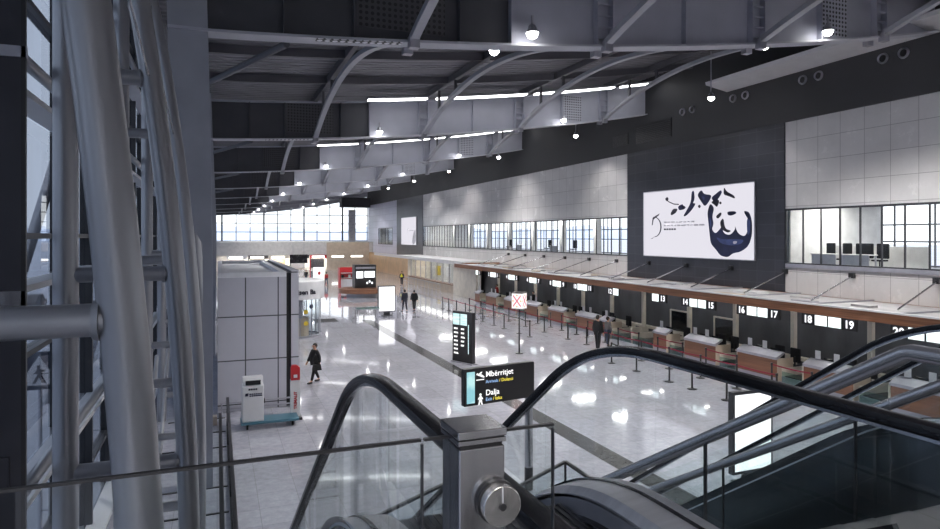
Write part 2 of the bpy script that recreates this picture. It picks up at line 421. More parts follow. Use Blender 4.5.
# poster on dark bay
def poster(name, label, y1, y0, z0, z1, full):
    t = thing(name, label, 'poster', (W-.1, (y0+y1)/2, z0))
    wd, ht = y1-y0, z1-z0
    MB().box(W-.14, W-.06, y0, y1, z0, z1).build('light_panel', poster_white, t)
    f = MB()
    for a in ((y0-.05, y0, z0-.05, z1+.05), (y1, y1+.05, z0-.05, z1+.05), (y0, y1, z1, z1+.05), (y0, y1, z0-.05, z0)): f.box(W-.16, W-.06, *a)
    f.build('frame', silver, t)
    O = (W-.146, y1, z1)          # top corner; u runs along -Y, v runs down
    def shape(nm, poly, mat, d=.004):
        if nm == 'print_shape':
            for _ in range(2):
                q = []
                for (ax, ay), (bx, by) in zip(poly, poly[1:]+poly[:1]): q += [(.78*ax+.22*bx, .78*ay+.22*by), (.22*ax+.78*bx, .22*ay+.78*by)]
                poly = q
        MB().prism([(a*wd, -b*ht) for a, b in poly], O, (0, -1, 0), (0, 0, 1), d).build(nm, mat, t)
    if full:
        # dark print: brow pieces, beard-like mass, flakes
        shape('print_shape', [(.655, .23), (.69, .30), (.672, .42), (.685, .52), (.668, .60), (.70, .66), (.735, .60), (.75, .56), (.77, .66), (.82, .68), (.86, .60), (.855, .55), (.88, .66), (.93, .70), (.955, .62), (.965, .50), (.93, .40), (.925, .36), (.965, .38), (.985, .50), (.985, .68), (.96, .82), (.90, .90), (.84, .92), (.80, .98), (.74, .96), (.705, .88), (.66, .80), (.65, .66), (.64, .50), (.63, .36)], navy)
        shape('print_shape', [(.70, .70), (.76, .74), (.86, .73), (.93, .74), (.90, .80), (.82, .82), (.74, .79)], print_blue, .007)
        shape('print_shape', [(.945, .46), (.97, .48), (.972, .62), (.95, .70)], print_blue, .007)
        shape('print_shape', [(.65, .42), (.668, .50), (.66, .62), (.655, .52)], print_blue, .007)
        shape('print_shape', [(.84, .76), (.875, .755), (.87, .79), (.845, .80)], print_grey, .009)
        shape('print_shape', [(.575, .12), (.61, .14), (.60, .20)], print_blue, .007)
        shape('print_shape', [(.70, .42), (.745, .36), (.752, .40), (.72, .46)], ink)
        shape('print_shape', [(.795, .36), (.86, .36), (.87, .39), (.83, .42), (.80, .41)], navy)
        shape('print_shape', [(.735, .50), (.765, .44), (.775, .56), (.79, .60), (.83, .62), (.80, .65), (.75, .60)], ink, .006)
        shape('print_shape', [(.66, .22), (.70, .18), (.735, .20), (.715, .30), (.69, .26)], ink)
        shape('print_shape', [(.54, .10), (.58, .03), (.60, .10), (.67, .12), (.65, .20), (.61, .28), (.575, .20)], navy)
        shape('print_shape', [(.66, .16), (.71, .10), (.745, .06), (.755, .10), (.72, .19), (.69, .22)], navy)
        shape('print_shape', [(.77, .02), (.79, .09), (.85, .15), (.86, .20), (.80, .15), (.765, .13)], ink)
        shape('print_shape', [(.49, .05), (.512, .03), (.52, .16), (.50, .22), (.53, .22), (.50, .30), (.44, .40), (.41, .40), (.45, .30), (.485, .20)], navy)
        shape('print_shape', [(.36, .25), (.395, .22), (.44, .27), (.42, .30), (.37, .31)], navy)
        shape('print_shape', [(.285, .36), (.31, .28), (.36, .28), (.345, .34), (.30, .38)], ink)
        for a, b, r in ((.25, .13, .02), (.40, .24, .012), (.56, .27, .015), (.74, .24, .012)):
            shape('print_shape', [(a-r, b), (a, b-2*r), (a+r, b-r*.5), (a+.3*r, b+2*r)], ink)
        cur = [(.235, .12), (.27, .17), (.32, .21), (.37, .22)]
        shape('print_line', [(a, b-.008) for a, b in cur]+[(a, b+.008) for a, b in reversed(cur)], ink)
        # stylised mark like a brushed numeral five
        arc = [(.12+.075*math.cos(q), .55+.16*math.sin(q)*1.0) for q in [(-PI/2+PI*i/10) for i in range(11)]]
        arc2 = [(.12+.062*math.cos(q), .55+.15*math.sin(q)) for q in [(-PI/2+PI*i/10) for i in range(11)]]
        shape('logo', arc+list(reversed(arc2)), ink)
        shape('logo', [(.10, .40), (.175, .34), (.165, .37), (.11, .43), (.10, .52), (.09, .52)], ink)
        shape('logo', [(.12, .70), (.10, .73), (.07, .74), (.10, .72)], ink)
        for k, b in enumerate((.47, .52)):
            x = .22
            while x < .22+(.30, .36)[k]:
                w_ = .02+.03*random.random(); shape('print_text', [(x, b), (x+w_, b), (x+w_, b+.022), (x, b+.022)], print_grey); x += w_+.008
        for k in range(5): shape('print_text', [(.22+.025*k, .575), (.24+.025*k, .575), (.24+.025*k, .60), (.22+.025*k, .60)], ink)
    else:
        shape('logo', [(.40, .42), (.52, .40), (.50, .44), (.43, .46), (.46, .58), (.42, .60), (.45, .54)], print_grey)
        shape('print_shape', [(.80, .60), (.97, .40), (.97, .97), (.72, .97)], print_grey)
        shape('print_text', [(.55, .48), (.80, .47), (.80, .50), (.55, .51)], print_grey)
poster('poster', 'large lit white poster with dark blue printed face fragments on dark wall', 36.1, 26.5, 4.9, 9.1, True)
poster('poster', 'pale lit poster with faint grey print on the distant dark wall bay', 97.5, 89.5, 4.9, 9.0, False)
# air nozzles and vents in the dark top band
i = 0
for y in (18.9, 23.0, 27.6, 31.8):
    for dy in (.45, -.45):
        t = thing('air_vent_nozzle', 'round grey air nozzle high on dark wall, %s counted towards the poster' % ORD[i], 'vent', (W-.1, y-dy, 13.9), 0, 'round air nozzles on the dark top wall'); i += 1
        b = MB().tube([(W-.1, y-dy, 13.9), (W-.22, y-dy, 13.9)], [.24, .2], 20, False).tube([(W-.22, y-dy, 13.9), (W-.11, y-dy, 13.9)], [.2, .15], 20, False)
        b.build('ring', silver, t, smooth=40)
        MB().tube([(W-.15, y-dy, 13.9), (W-.11, y-dy, 13.9)], .15, 16).build('core', black_metal, t)
for j, (y0, y1, z0, z1) in enumerate(((37.9, 39.8, 12.65, 13.5), (33.3, 37.0, 12.55, 13.75))):
    t = thing('wall_vent', ('narrow' if j == 0 else 'wide')+' black louvred vent on the dark wall top', 'vent', (W-.1, y0, z0), 0, 'louvred wall vents')
    m = MB().box(W-.13, W-.1, y0, y1, z0, z1).build('frame', black_metal, t)
    m = MB()
    for k in range(9): m.box(W-.16, W-.13, y0+.05, y1-.05, z0+.06+k*(z1-z0-.12)/9, z0+.09+k*(z1-z0-.12)/9)
    m.build('louvre', frame_dark, t)
o = MB()
o.prism([(0, 0), (1.5, .25), (1.55, .42), (0, .42)], (W-.13, 8, 14.35), (-1, 0, 0), (0, 0, 1), 20.5)
tag(o.build('eaves_duct', white_paint), 'pale duct running along the top of dark wall under roof', 'duct')

# ------------------------------------------------------------------ far wall
m = MB().box(-2.3, W, YF, YF+.3, 2.8, 5.1)
struct(m, 'wall_far_band', office_white)
struct(MB().box(18.5, W-.7, YF-.12, YF-.02, 0, 5.05), 'wall_far_beige', beige)
struct(MB().box(-2.3, 41, YF+3.4, YF+3.6, 0, 4.6), 'wall_far', cream)
m = MB()
for i in range(14):
    x = -2.2+3.3*i; wd = .2 if i % 3 == 1 else .1
    m.box(x-wd, x+wd, YE, YE+.25, 4.9, zb(x)+2.3)
for z in (4.95, 7.2, 9.4, 11.6, 13.8, 16): m.box(-2.3, 41, YE+.02, YE+.16, z-.09, z+.09)
o = struct(m, 'window_5', mullion_grey)
MB().box(-2.3, 41, YE+.1, YE+.12, 4.9, 18).build('window_glass', pane_clear, o)
struct(MB().box(-2.3, 41, YF+.3, YE+.3, 4.6, 4.9), 'terrace_floor', office_white)
struct(MB().box(W, W+.25, YF-.1, YR, 0, 5.1), 'wall_right_end', beige)
struct(MB().box(41, 41.3, YR, YE+.3, 0, 19), 'wall_right_far', lilac_panel)
struct(MB().box(W+.3, 41.3, YR-.3, YR, 0, 19), 'wall_right_return', white_paint)
struct(MB().box(21.5, W-.1, YR-2.4, YR-.05, 11.6, 13.4), 'wall_far_bulkhead', upper_dark)
t = thing('hanging_banner', 'tall narrow pale banner with grey brush marks against the end window', 'banner', (24, YR+.5, 4.9))
MB().box(23.3, 24.7, YR+.48, YR+.5, 4.9, 11.2).build('cloth', white_paint, t)
for k in range(9):
    z = 5.8+.6*k; a = .25*math.sin(k*2.1)
    MB().prism([(-.3, 0), (.1, .1), (.35, .3), (.05, .32), (-.25, .2)], (24+a, YR+.475, z), (1, 0, 0), (0, 0, 1), .004).build('print_shape', print_grey, t)

# shops along the end wall
cols = [(white_paint, 'white'), (cloth_grey, 'grey'), (cream, 'cream'), (black_metal, 'black'), (red_paint, 'red'), (orange_wood, 'tan')]
for i in range(7):
    x0 = 1.5+3.5*i; mt, cn = cols[i % 6]
    t = thing('shop_front', '%s shop front under the end gallery, %s from the glass facade' % (cn, ORD[i]), 'shop', (x0+1.7, YF+.1, 0), 0, 'shop fronts on the end wall')
    MB().box(x0, x0+3.4, YF-.1, YF+.2, 2.2, 2.8).build('fascia', mt, t)
    MB().box(x0+.4, x0+2.6, YF-.14, YF-.1, 2.32, 2.62).build('lit_sign', shop_glow, t)
    MB().box(x0, x0+.2, YF-.05, YF+.2, 0, 2.2).build('pier', mt, t)
    MB().box(x0+.2, x0+3.4, YF+.04, YF+.06, 0, 2.2).build('glazing', pane_clear, t)
    MB().box(x0+.5, x0+3.0, YF+3.0, YF+3.3, .3, 2.0).build('shelving', cols[(i*2+1) % 6][0], t)
    MB().box(x0+.6, x0+2.9, YF+.9, YF+2.3, 2.7, 2.76).build('ceiling_panel', soffit_glow, t)
struct(MB().box(-2.3, W, YF+.3, YF+3.6, 2.8, 2.9), 'ceiling_shops', white_paint)

# ------------------------------------------------------------------ roof
m = MB(); nx = 24; ys = []
y = -14.5
while y < YE+1.5:
    ys += [(y, 0), (y+.18, 0), (y+.23, .09), (y+.40, .09)]; y += .45
for (yy, dz) in ys:
    xe = W+.5 if yy < YR else 41.5
    for i in range(nx+1):
        x = -3+(xe+3)*i/nx; m.v.append((x, yy, zb(x)+2.42+dz))
for j in range(len(ys)-1):
    for i in range(nx): m.f.append([j*(nx+1)+i, j*(nx+1)+i+1, (j+1)*(nx+1)+i+1, (j+1)*(nx+1)+i])
struct(m, 'ceiling', deck_grey)
m = MB()
for i in range(nx):
    x0 = -3+45*i/nx; x1 = -3+45*(i+1)/nx
    m.add([(x0, -14.5, zb(x0)+2.75), (x1, -14.5, zb(x1)+2.75), (x1, YE+1.5, zb(x1)+2.75), (x0, YE+1.5, zb(x0)+2.75)], [(0, 1, 2, 3)])
struct(m, 'ceiling_outer', upper_dark)
XS = [-1.1+(W+1.0)*i/28 for i in range(29)]
def xz_strip(mb, lo, hi, y0, y1, x0=-1.1, x1=W-.12, n=28):
    for i in range(n):
        a = x0+(x1-x0)*i/n; b = x0+(x1-x0)*(i+1)/n
        vs = [(x, y, zb(x)+z) for x in (a, b) for y in (y0, y1) for z in (lo, hi)]
        mb.add(vs, [(0, 4, 5, 1), (2, 3, 7, 6), (0, 2, 6, 4), (1, 5, 7, 3)]+([(0, 1, 3, 2)] if i == 0 else [])+([(4, 6, 7, 5)] if i == n-1 else []))
    return mb
AX = [5.0, 11.2, 17.4, 23.5]
for k, gy in enumerate(GY):
    XR = W-.12 if gy < YR else 40.9
    t = thing('roof_girder', 'deep steel roof girder spanning the hall, %s from the escalators' % ORD[k], 'girder', (W/2, gy, zb(13)), 0, 'steel roof girders')
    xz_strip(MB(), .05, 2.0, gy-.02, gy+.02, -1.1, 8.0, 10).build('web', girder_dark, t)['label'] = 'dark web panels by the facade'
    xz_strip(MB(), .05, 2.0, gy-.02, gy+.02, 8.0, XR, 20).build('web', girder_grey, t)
    xz_strip(MB(), 0, .07, gy-.28, gy+.28, -1.1, XR)\
        .build('bottom_flange', flange_grey, t)
    xz_strip(MB(), 2.0, 2.08, gy-.25, gy+.25, -1.1, XR).build('top_flange', girder_grey, t)
    xst = [1.6, 3.4]+[6.4, 8.0]+[14.3, 20.4]
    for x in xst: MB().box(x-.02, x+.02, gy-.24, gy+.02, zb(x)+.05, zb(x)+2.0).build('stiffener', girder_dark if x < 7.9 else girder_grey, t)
    for x in AX[1:]:
        b = MB()
        for dx in (-.28, .28): b.box(x+dx-.02, x+dx+.02, gy-.26, gy-.02, zb(x)+.05, zb(x)+2.0)
        for q in range(5): b.box(x-.28, x+.28, gy-.2, gy-.1, zb(x)+.25+.36*q, zb(x)+.29+.36*q)
        b.build('ladder_stiffener', girder_grey, t)
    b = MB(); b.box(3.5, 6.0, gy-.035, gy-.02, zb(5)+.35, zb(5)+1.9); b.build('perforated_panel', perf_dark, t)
    b = MB(); b.box(20.6, 21.9, gy-.035, gy-.02, zb(21)+.3, zb(21)+1.9); b.build('perforated_panel', perf_panel, t)
    if k < 3: xz_strip(MB(), -.012, -.002, gy-.29, gy-.02, 2.4, 4.7, 6).build('perforated_strip', perf_flange_lit, t)
# purlins
ip = 0
for k in range(-1, 8):
    g0 = GY[0]+18.8*k
    for dy in (4.7, 9.4, 14.1):
        yy = g0+dy
        if yy < 3 or yy > YE-1 or k > 7: continue
        t = MB()
        for i in range(14):
            a = -1.0+(W+.8)*i/14; b = -1.0+(W+.8)*(i+1)/14
            t.bar((a, yy, zb(a)+2.2), (b, yy, zb(b)+2.2), .16, .34)
        tag(t.build('roof_purlin', purlin_dark), 'dark purlin under the corrugated deck, %s from the escalators' % (ORD+['twenty-first', 'twenty-second', 'twenty-third', 'twenty-fourth', 'twenty-fifth', 'twenty-sixth', 'twenty-seventh'])[ip], 'beam', 'roof purlins'); ip += 1
# arched braces between girders
for k in range(-1, 8):
    y0 = GY[0]+18.8*k; y1 = y0+18.8; ym = (y0+y1)/2; hh = (y1-y0)/2
    for j, x in enumerate(AX):
        zz = zb(x); bay = 'over the escalators' if k < 0 else 'beyond the %s girder' % ORD[k]
        t = thing('arched_brace', 'steel arched roof brace %s, %s from the glass facade' % (bay, ORD[j]), 'roof brace', (x, ym, zz), 0, 'arched roof braces')
        path = []
        for i in range(21):
            y = y0+.32+(y1-y0-.64)*i/20; path.append((y, zz+.0+1.62*(1-((y-ym)/hh)**2)))
        MB().sweep_yz(path, [(-.12, -.09), (.12, -.09), (.12, .09), (-.12, .09)], x).build('arch_rib', brace_grey, t, smooth=30)
        MB().box(x-.1, x+.1, y0+.3, y1-.3, zz+2.02, zz+2.34).build('top_chord', purlin_dark, t)
        for yy in (y0+3, y0+5.6, y1-5.6, y1-3):
            za = zz+1.62*(1-((yy-ym)/hh)**2)
            MB().box(x-.06, x+.06, yy-.06, yy+.06, za, zz+2.04).build('strut', purlin_dark, t)
        for yy in (y0+.32, y1-.32):
            MB().box(x-.14, x+.14, yy-.12, yy+.12, zz-.18, zz+.14).build('end_shoe', silver, t)
# linear strip lights ahead of the girders
for k in (1, 2, 3, 4, 5):
    yy = GY[k]-1.7
    t = thing('strip_light', 'bright linear roof light running just before the %s girder' % ORD[k], 'light', (16, yy, zb(16)+1.8), 0, 'linear roof lights')
    for a, b in ((7.6, 10.9), (11.5, 17.1), (17.7, 23.2), (23.8, 26.3)):
        hb = MB(); gb = MB(); n = 4
        for i in range(n):
            p = a+(b-a)*i/n; q = a+(b-a)*(i+1)/n
            hb.bar((p, yy, zb(p)+1.92), (q, yy, zb(q)+1.92), .5, .10)
            gb.bar((p, yy, zb(p)+1.84), (q, yy, zb(q)+1.84), .4, .07)
        hb.build('housing', silver, t); gb.build('diffuser', strip_glow, t)
# plan bracing by the facade
for k, gy in enumerate(GY[:4]):
    m = MB().tube([(1.7, gy+.35, zb(1)+.02), (-.75, gy+6.6, zb(0)-.05)], .1, 10)
    tag(m.build('roof_tie_brace', purlin_dark), 'dark diagonal tube brace behind the %s girder at the facade' % ORD[k], 'brace', 'diagonal roof tubes')

# ------------------------------------------------------------------ lamps
def lamp_proto(label, loc):
    t = thing('floodlight', label, 'lamp', loc, 0, 'ceiling floodlights')
    MB().lathe([(.0, .22), (.10, .22), (.14, .1), (.2, .0), (.19, -.01), (.13, .08), (.0, .1)], n=20).build('housing', silver, t, smooth=40, world=False)
    MB().sphere((0, 0, -.02), .165, 10).build('bulb', lamp_glow, t, smooth=60, world=False)
    MB().box(-.03, .03, -.03, .03, .2, .5).build('bracket', silver, t, world=False)
    return t
def lamp_light(t, e, rad=.12, ang=128):
    l = bpy.data.lights.new('lamp_light', 'SPOT'); l.energy = e; l.spot_size = math.radians(ang); l.spot_blend = .6; l.shadow_soft_size = rad
    l.color = (1, .97, .95)
    lo = bpy.data.objects.new('lamp_light', l); COL.objects.link(lo); lo.parent = t; lo.location = (0, 0, -.16)
spots = []
for k, gy in enumerate(GY):
    for x, nm in ((8.5, 'facade side'), (20.3, 'desk side')):
        spots.append((x, gy-.55, zb(x)+.3, 'bright floodlight under the %s girder, %s' % (ORD[k], nm)))
for j in range(7): spots.append((24.2, 13.1+13.7*j, 13.5, 'bright floodlight hung near the dark wall top, %s from the escalators' % ORD[j]))
for k in range(4):
    for x, nm in ((8.5, 'facade side'), (20.2, 'desk side')): spots.append((x, GY[k]+2.2, zb(x)+.55, 'floodlight hung between roof beams just beyond the %s girder, %s' % (ORD[k], nm)))
for i, (x, y) in enumerate(((1.5, -6), (8.5, -4), (15, -6), (21, -4))): spots.append((x, y, zb(x)+.5, 'unseen floodlight added as fill over the gallery behind the railing, %s from the facade' % ORD[i]))  # added out of view to fill the dark foreground columns and post
L0 = None
for x, y, z, lab in spots:
    if L0 is None: L0 = lamp_proto(lab, (x, y, z)); t = L0
    else: t = dup(L0, (x, y, z), lab)
    ceil = zb(x)
    spots[spots.index((x, y, z, lab))] = t
for i, t in enumerate(spots): lamp_light(t, 5200 if 0 < t.location.x < 22 and 'under the' in t['label'] else (900 if t.location.x > 24 else (6500 if 'gallery' in t['label'] else 2600)))
for t in spots[18:25]:     # drop rods for the lamps hung clear of a girder
    x, y, z = t.location
    MB().box(x-.025, x+.025, y-.025, y+.025, z+.45, zb(x)+2.45).build('drop_rod', silver, t)
for t in spots[25:]:
    x, y, z = t.location
    MB().box(x-.025, x+.025, y-.025, y+.025, z+.45, zb(x)+2.45).build('drop_rod', silver, t)

# ------------------------------------------------------------------ facade with bowed truss columns
def cx(z): return -.55-.010*((z-1.5)**2-22.1)*(1 if z > 1.5 else 1)
NC = 23
YC = [4.2+4.9*i for i in range(NC)]
for i, y in enumerate(YC):
    if any(abs(y-g) < .3 for g in GY): y += .5
    t = thing('truss_column', 'bowed grey steel tube column of the glass facade, %s from the escalators' % (ORD[i] if i < 20 else ('twenty-first', 'twenty-second', 'twenty-third')[i-20]), 'column', (-1.1, y, 0), 0, 'bowed steel facade columns', 'thing')
    pts = [(cx(z), y, z) for z in [q*.7 for q in range(0, 18)]]
    nn = 28 if i < 3 else 14
    MB().tube(pts, .128, nn).build('bowed_tube', tube_steel, t, smooth=40)
    MB().tube([(-1.72, y, 0), (-1.72, y, 12.9)], .14, max(10, nn-8)).build('post', tube_steel, t, smooth=40)
    for z in (.85, 3.3, 5.72, 8.2, 10.65):
        if i > 10 and z < 3: continue
        xe = -1.78 if i else -4.5
        MB().tube([(-1.7, y, z), (cx(z)-.09, y, z)], .095, 14).build('rung', tube_steel, t, smooth=40)
        if i < 6: MB().tube([(cx(z)-.15, y, z), (cx(z)-.115, y, z)], [.115, .12], 14).build('weld_collar', tube_steel, t, smooth=40)
    if i < 7 and not any(y < g < y+5.6 for g in GY):
        y2 = YC[i+1]
        for za, zc in ((8.2, 10.65), (10.65, 8.2), (3.3, .85)):
            MB().tube([(cx(za)-.02, y+.18, za), (cx(zc)-.02, y2-.18, zc)], .016, 6).build('tie_rod', stainless, t)
        MB().bar((cx(8.2), y+.12, 8.2), (cx(8.2), y+.34, 8.32), .05, .07).build('clevis', silver, t)
m = MB()
for z in (3.3, 8.2, 10.65):
    t = MB().tube([(-2.05, 7.2 if z < 6 else -2, z), (-2.05, YF-1, z)], .075, 10)
    tag(t.build('longitudinal_tube', tube_steel, smooth=40), 'grey horizontal tube linking facade posts %s' % {3.3: 'below gallery level', 8.2: 'above gallery level', 10.65: 'close under the roof'}[z], 'tube', 'horizontal facade tubes')
for i in range(1, 4):      # inclined stainless braces low in the facade
    y = YC[i]
    tag(MB().tube([(-1.45, y+.3, .04), (-1.45, y+4.4, 3.1)], .05, 10).build('facade_brace', tube_steel, smooth=40), 'slanted steel tube low in facade, %s bay from the escalators' % ORD[i], 'brace', 'slanted facade tubes')
XF = -2.45
m = MB(); y = -7.25
while y < YE: m.box(XF-.1, XF+.12, y-.05, y+.05, 0, 12.6); y += 2.45
for z in (.15, 1.6, 4.6, 6.2, 9.4, 11.8): m.box(XF-.1, XF+.08, -6, YE, z-.04, z+.04)
wl = struct(m, 'window_6', frame_dark)
MB().box(XF-.02, XF, -6, YE, 0, 12.6).build('window_glass', pane_solar, wl)
m = MB()
for z in (.4, 3.05, 5.6, 7.9, 10.4): m.box(XF+.02, XF+.38, -6, YE, z-.06, z+.02)
struct(m, 'trim_2', white_paint)
struct(MB().box(-2.6, W+.3, -14.3, -14, 0, 17), 'wall_back', office_white)
struct(MB().box(XF-.2, -2.1, -14, YE, 12.5, 13.9), 'wall_left_top', girder_dark)
# box columns at girder lines
for k, gy in enumerate(GY):
    m = MB(); zs = [0, 3, 6, 7.4, 9, 10.5, 12, 13.6]
    for a in range(len(zs)-1):
        q = []
        for z in (zs[a], zs[a+1]):
            x1 = -.1-.0016*max(0, z-3)**2; x0 = x1-(.22 if z < 6.5 else .9)
            q += [(x0, gy-.22, z), (x1, gy-.22, z), (x1, gy+.22, z), (x0, gy+.22, z)]
        m.add(q, [(0, 1, 5, 4), (1, 2, 6, 5), (2, 3, 7, 6), (3, 0, 4, 7)]+([(4, 5, 6, 7)] if a == len(zs)-2 else []))
    t = m.build('box_column', brace_grey)
    tag(t, 'flat-sided grey steel box column carrying the %s roof girder' % ORD[k], 'column', 'steel box columns', 'thing')
# dark cabinet tower at the facade
t = thing('lift_cabinet', 'dark grey panelled tower with two round buttons beside the facade', 'cabinet', (-1.8, 6, 0))
MB().prism([(-2.3, 5.55), (-1.3, 5.55), (-1.62, 6.7), (-2.3, 6.7)], (0, 0, 0), (1, 0, 0), (0, 1, 0), 9.6).build('body', cab_dark, t, bevel=.01)
MB().box(-2.32, -1.30, 5.53, 5.55, 5.66, 5.80).build('steel_band', stainless, t)
MB().box(-2.32, -1.29, 5.53, 5.56, 7.5, 7.58).build('top_trim', silver, t)
MB().box(-1.325, -1.295, 5.53, 5.56, 0, 9.6).build('edge_trim', black_metal, t)
MB().box(-1.62, -1.40, 5.535, 5.55, 4.35, 4.6).build('hatch', cab_dark, t)
for x in (-1.535, -1.475): MB().tube([(x, 5.55, 4.78), (x, 5.52, 4.78)], .022, 14).build('button', satin_disc, t)
# traffic sign and leaning struts outside
t = thing('pedestrian_sign', 'triangular crossing sign on a dark square board outside the facade', 'sign', (-3.5, 16, -.6))
MB().cyl((-3.5, 16.05, -.6), .04, 4.3, 10).build('pole', silver, t)
MB().box(-3.95, -3.05, 15.96, 16, 2.95, 3.75).build('board', cloth_jean, t)
MB().prism([(-.38, 0), (.38, 0), (0, .62), ], (-3.5, 15.955, 3.05), (1, 0, 0), (0, 0, 1), .01).build('triangle', white_paint, t)
f = MB().prism([(-.12, 0), (-.06, 0), (0, .14), (.06, 0), (.12, 0), (.05, .2), (.1, .27), (.02, .3), (.02, .38), (-.04, .38), (-.03, .29), (-.1, .2), (-.02, .2)], (-3.5, 15.94, 3.09), (1, 0, 0), (0, 0, 1), .008)
f.build('walker_symbol', ink, t)
for i in range(4):
    y = 11+9.8*i
    tag(MB().tube([(-6.5, y, -.6), (-4.0, y+3, 11.5)], .16, 12).build('outer_strut', tube_steel, smooth=40), 'leaning steel strut outside the glass facade, %s from the escalators' % ORD[i], 'strut', 'leaning struts outside')
for i, (x, y, c_, cn) in enumerate(((-14, 44, white_paint, 'white'), (-11, 60, red_paint, 'red'), (-16, 70, cloth_grey, 'grey'))):
    t = thing('parked_car', '%s car parked outside beyond the glass facade' % cn, 'car', (x, y, -.6), 0, 'cars outside')
    b = MB().prism([(-2.1, .3), (2.1, .3), (2.1, .8), (1.3, .9), (.7, 1.4), (-1.1, 1.4), (-1.7, .95), (-2.1, .85)], (x-.85, y, -.6), (0, 1, 0), (0, 0, 1), 1.7)
    b.build('car_body', c_, t, bevel=.06)
    for sx in (-.8, .8):
        for sy in (-1.3, 1.3): MB().tube([(x+sx-.1, y+sy, -.28), (x+sx+.1, y+sy, -.28)], .32, 16).build('wheel', rubber, t)

# ------------------------------------------------------------------ check-in canopy
Y0c, Y1c = 2.0, 60.0
t = thing('check_in_canopy', 'long wooden canopy hanging over the check-in desks', 'canopy', (24, 30, 3.1))
MB().box(22.0, 22.12, Y0c, Y1c, 3.1, 3.46).build('fascia', wood, t)
MB().box(22.12, 26.3, Y0c, Y1c, 3.30, 3.38).build('roof_panel', canopy_top, t)
MB().box(21.97, 22.16, Y0c, Y1c, 3.46, 3.52).build('edge_trim', white_paint, t)
MB().box(26.3, 26.92, Y0c, Y1c, 3.24, 3.34).build('back_board', wood, t)
MB().box(22.0, 26.9, Y1c, Y1c+.12, 3.1, 3.5).build('end_board', wood, t)
y = 4.5; 
while y < Y1c:
    MB().box(22.2, 26.5, y-.04, y+.04, 3.38, 3.44).build('rib', silver, t); y += 3.75
y = 5.1; i = 0
while y < 60:
    wy = y+.9
    b = MB().tube([(W-.05, wy, 4.4), (23.3, y, 3.5)], .035, 8).build('tie_rod', stainless, t)
    MB().box(W-.22, W-.06, wy-.12, wy+.12, 4.28, 4.52).build('anchor', black_metal, b)
    y += 3.7; i += 1
for k in range(26):
    yy = 4+random.random()*54; xx = 22.6+random.random()*3.2
    MB().box(xx, xx+.3+.5*random.random(), yy, yy+.6+1.6*random.random(), 3.38, 3.42+.06*random.random()).build('roof_plate', [canopy_top, silver, white_paint, beige][k % 4], t)
struct(MB().box(25.9, 26.1, Y0c, 57.5, 0, 3.3), 'wall_check_in', backwall_dark)
struct(MB().box(22.12, 25.9, Y0c, Y1c, 3.24, 3.30), 'ceiling_check_in', upper_dark)
for i, y in enumerate((7.2, 11, 14.8, 18.5, 22.3, 25.9, 29.4, 33.6, 37.1, 40.8, 44.5, 48.4, 52.2, 56)):
    tag(MB().box(24.9, 25.1, y-.1, y+.1, 0, 3.24).build('slim_pillar', cream), 'slim cream pillar behind the check-in desks, %s from the escalators' % ORD[i], 'pillar', 'slim cream pillars', 'thing')
# black framed hatches
for i, y in enumerate((31.2, 27.5)):
    t = thing('baggage_hatch', 'black baggage opening in pale frame on the back wall %s' % ('between counters 12 and 13', 'just behind counter 13')[i], 'hatch', (25.88, y, .9), 0, 'baggage openings')
    MB().box(25.84, 25.9, y-.8, y+.8, .2, 1.66).build('opening', black_gloss, t)
    b = MB()
    b.box(25.78, 25.9, y-.88, y-.8, .2, 1.74).box(25.78, 25.9, y+.8, y+.88, .2, 1.74).box(25.78, 25.9, y-.88, y+.88, 1.66, 1.74)
    b.build('frame', cream, t)
struct(MB().box(25.4, 25.76, 4, 57, .35, .5), 'trim_3', cream)

for i in range(14):
    y = 4.9+3.85*i
    t = thing('soffit_fill_light', 'small downlight strip added below the wooden canopy to lighten the back wall, %s from the escalators' % ORD[i], 'light', (24, y, 3.2), 0, 'added lights under the wooden canopy')
    MB().box(23.5, 25.2, y-.09, y+.09, 3.19, 3.24).build('housing', silver, t); MB().box(23.55, 25.15, y-.06, y+.06, 3.175, 3.19).build('diffuser', soffit_glow, t)
# number and screen panels
def number_panel(cy, tok, label):
    n = len(tok); pw = .63
    t = thing('counter_display', label, 'display', (23, cy, 2.5), 0, 'counter number displays')
    for i, s in enumerate(tok):
        ya = cy+n*pw/2-i*pw; yb = ya-pw
        MB().box(22.97, 23.06, yb+.015, ya-.015, 2.50, 2.97).build('case', black_metal, t)
        if s == '*': MB().box(22.955, 22.97, yb+.04, ya-.04, 2.53, 2.94).build('screen', scr_cyan, t)
        else: text(t, 'number', s, .42, num_white, (22.966, (ya+yb)/2, 2.59), (0, -1, 0), (0, 0, 1), 'CENTER', .012)
    for yy in (cy-.5, cy+.5): MB().box(23, 23.03, yy-.015, yy+.015, 2.97, 3.26).build('hanger', silver, t)
disp = [(15.0, '20**21'), (18.85, '18**19'), (22.5, '16**17'), (26.4, '14**15'), (29.5, '*13'), (34.0, '12*'), (37.6, '10**11'), (41.1, '8**9'), (44.9, '6**7'), (48.8, '4**5'), (52.7, '2**3'), (56.2, '*1')]
import re
for cy, s in disp:
    tok = re.findall(r'\d+|\*', s); nums = [q for q in tok if q != '*']
    number_panel(cy, tok, 'lit screens with white counter number %s under the canopy' % ' and '.join(nums))

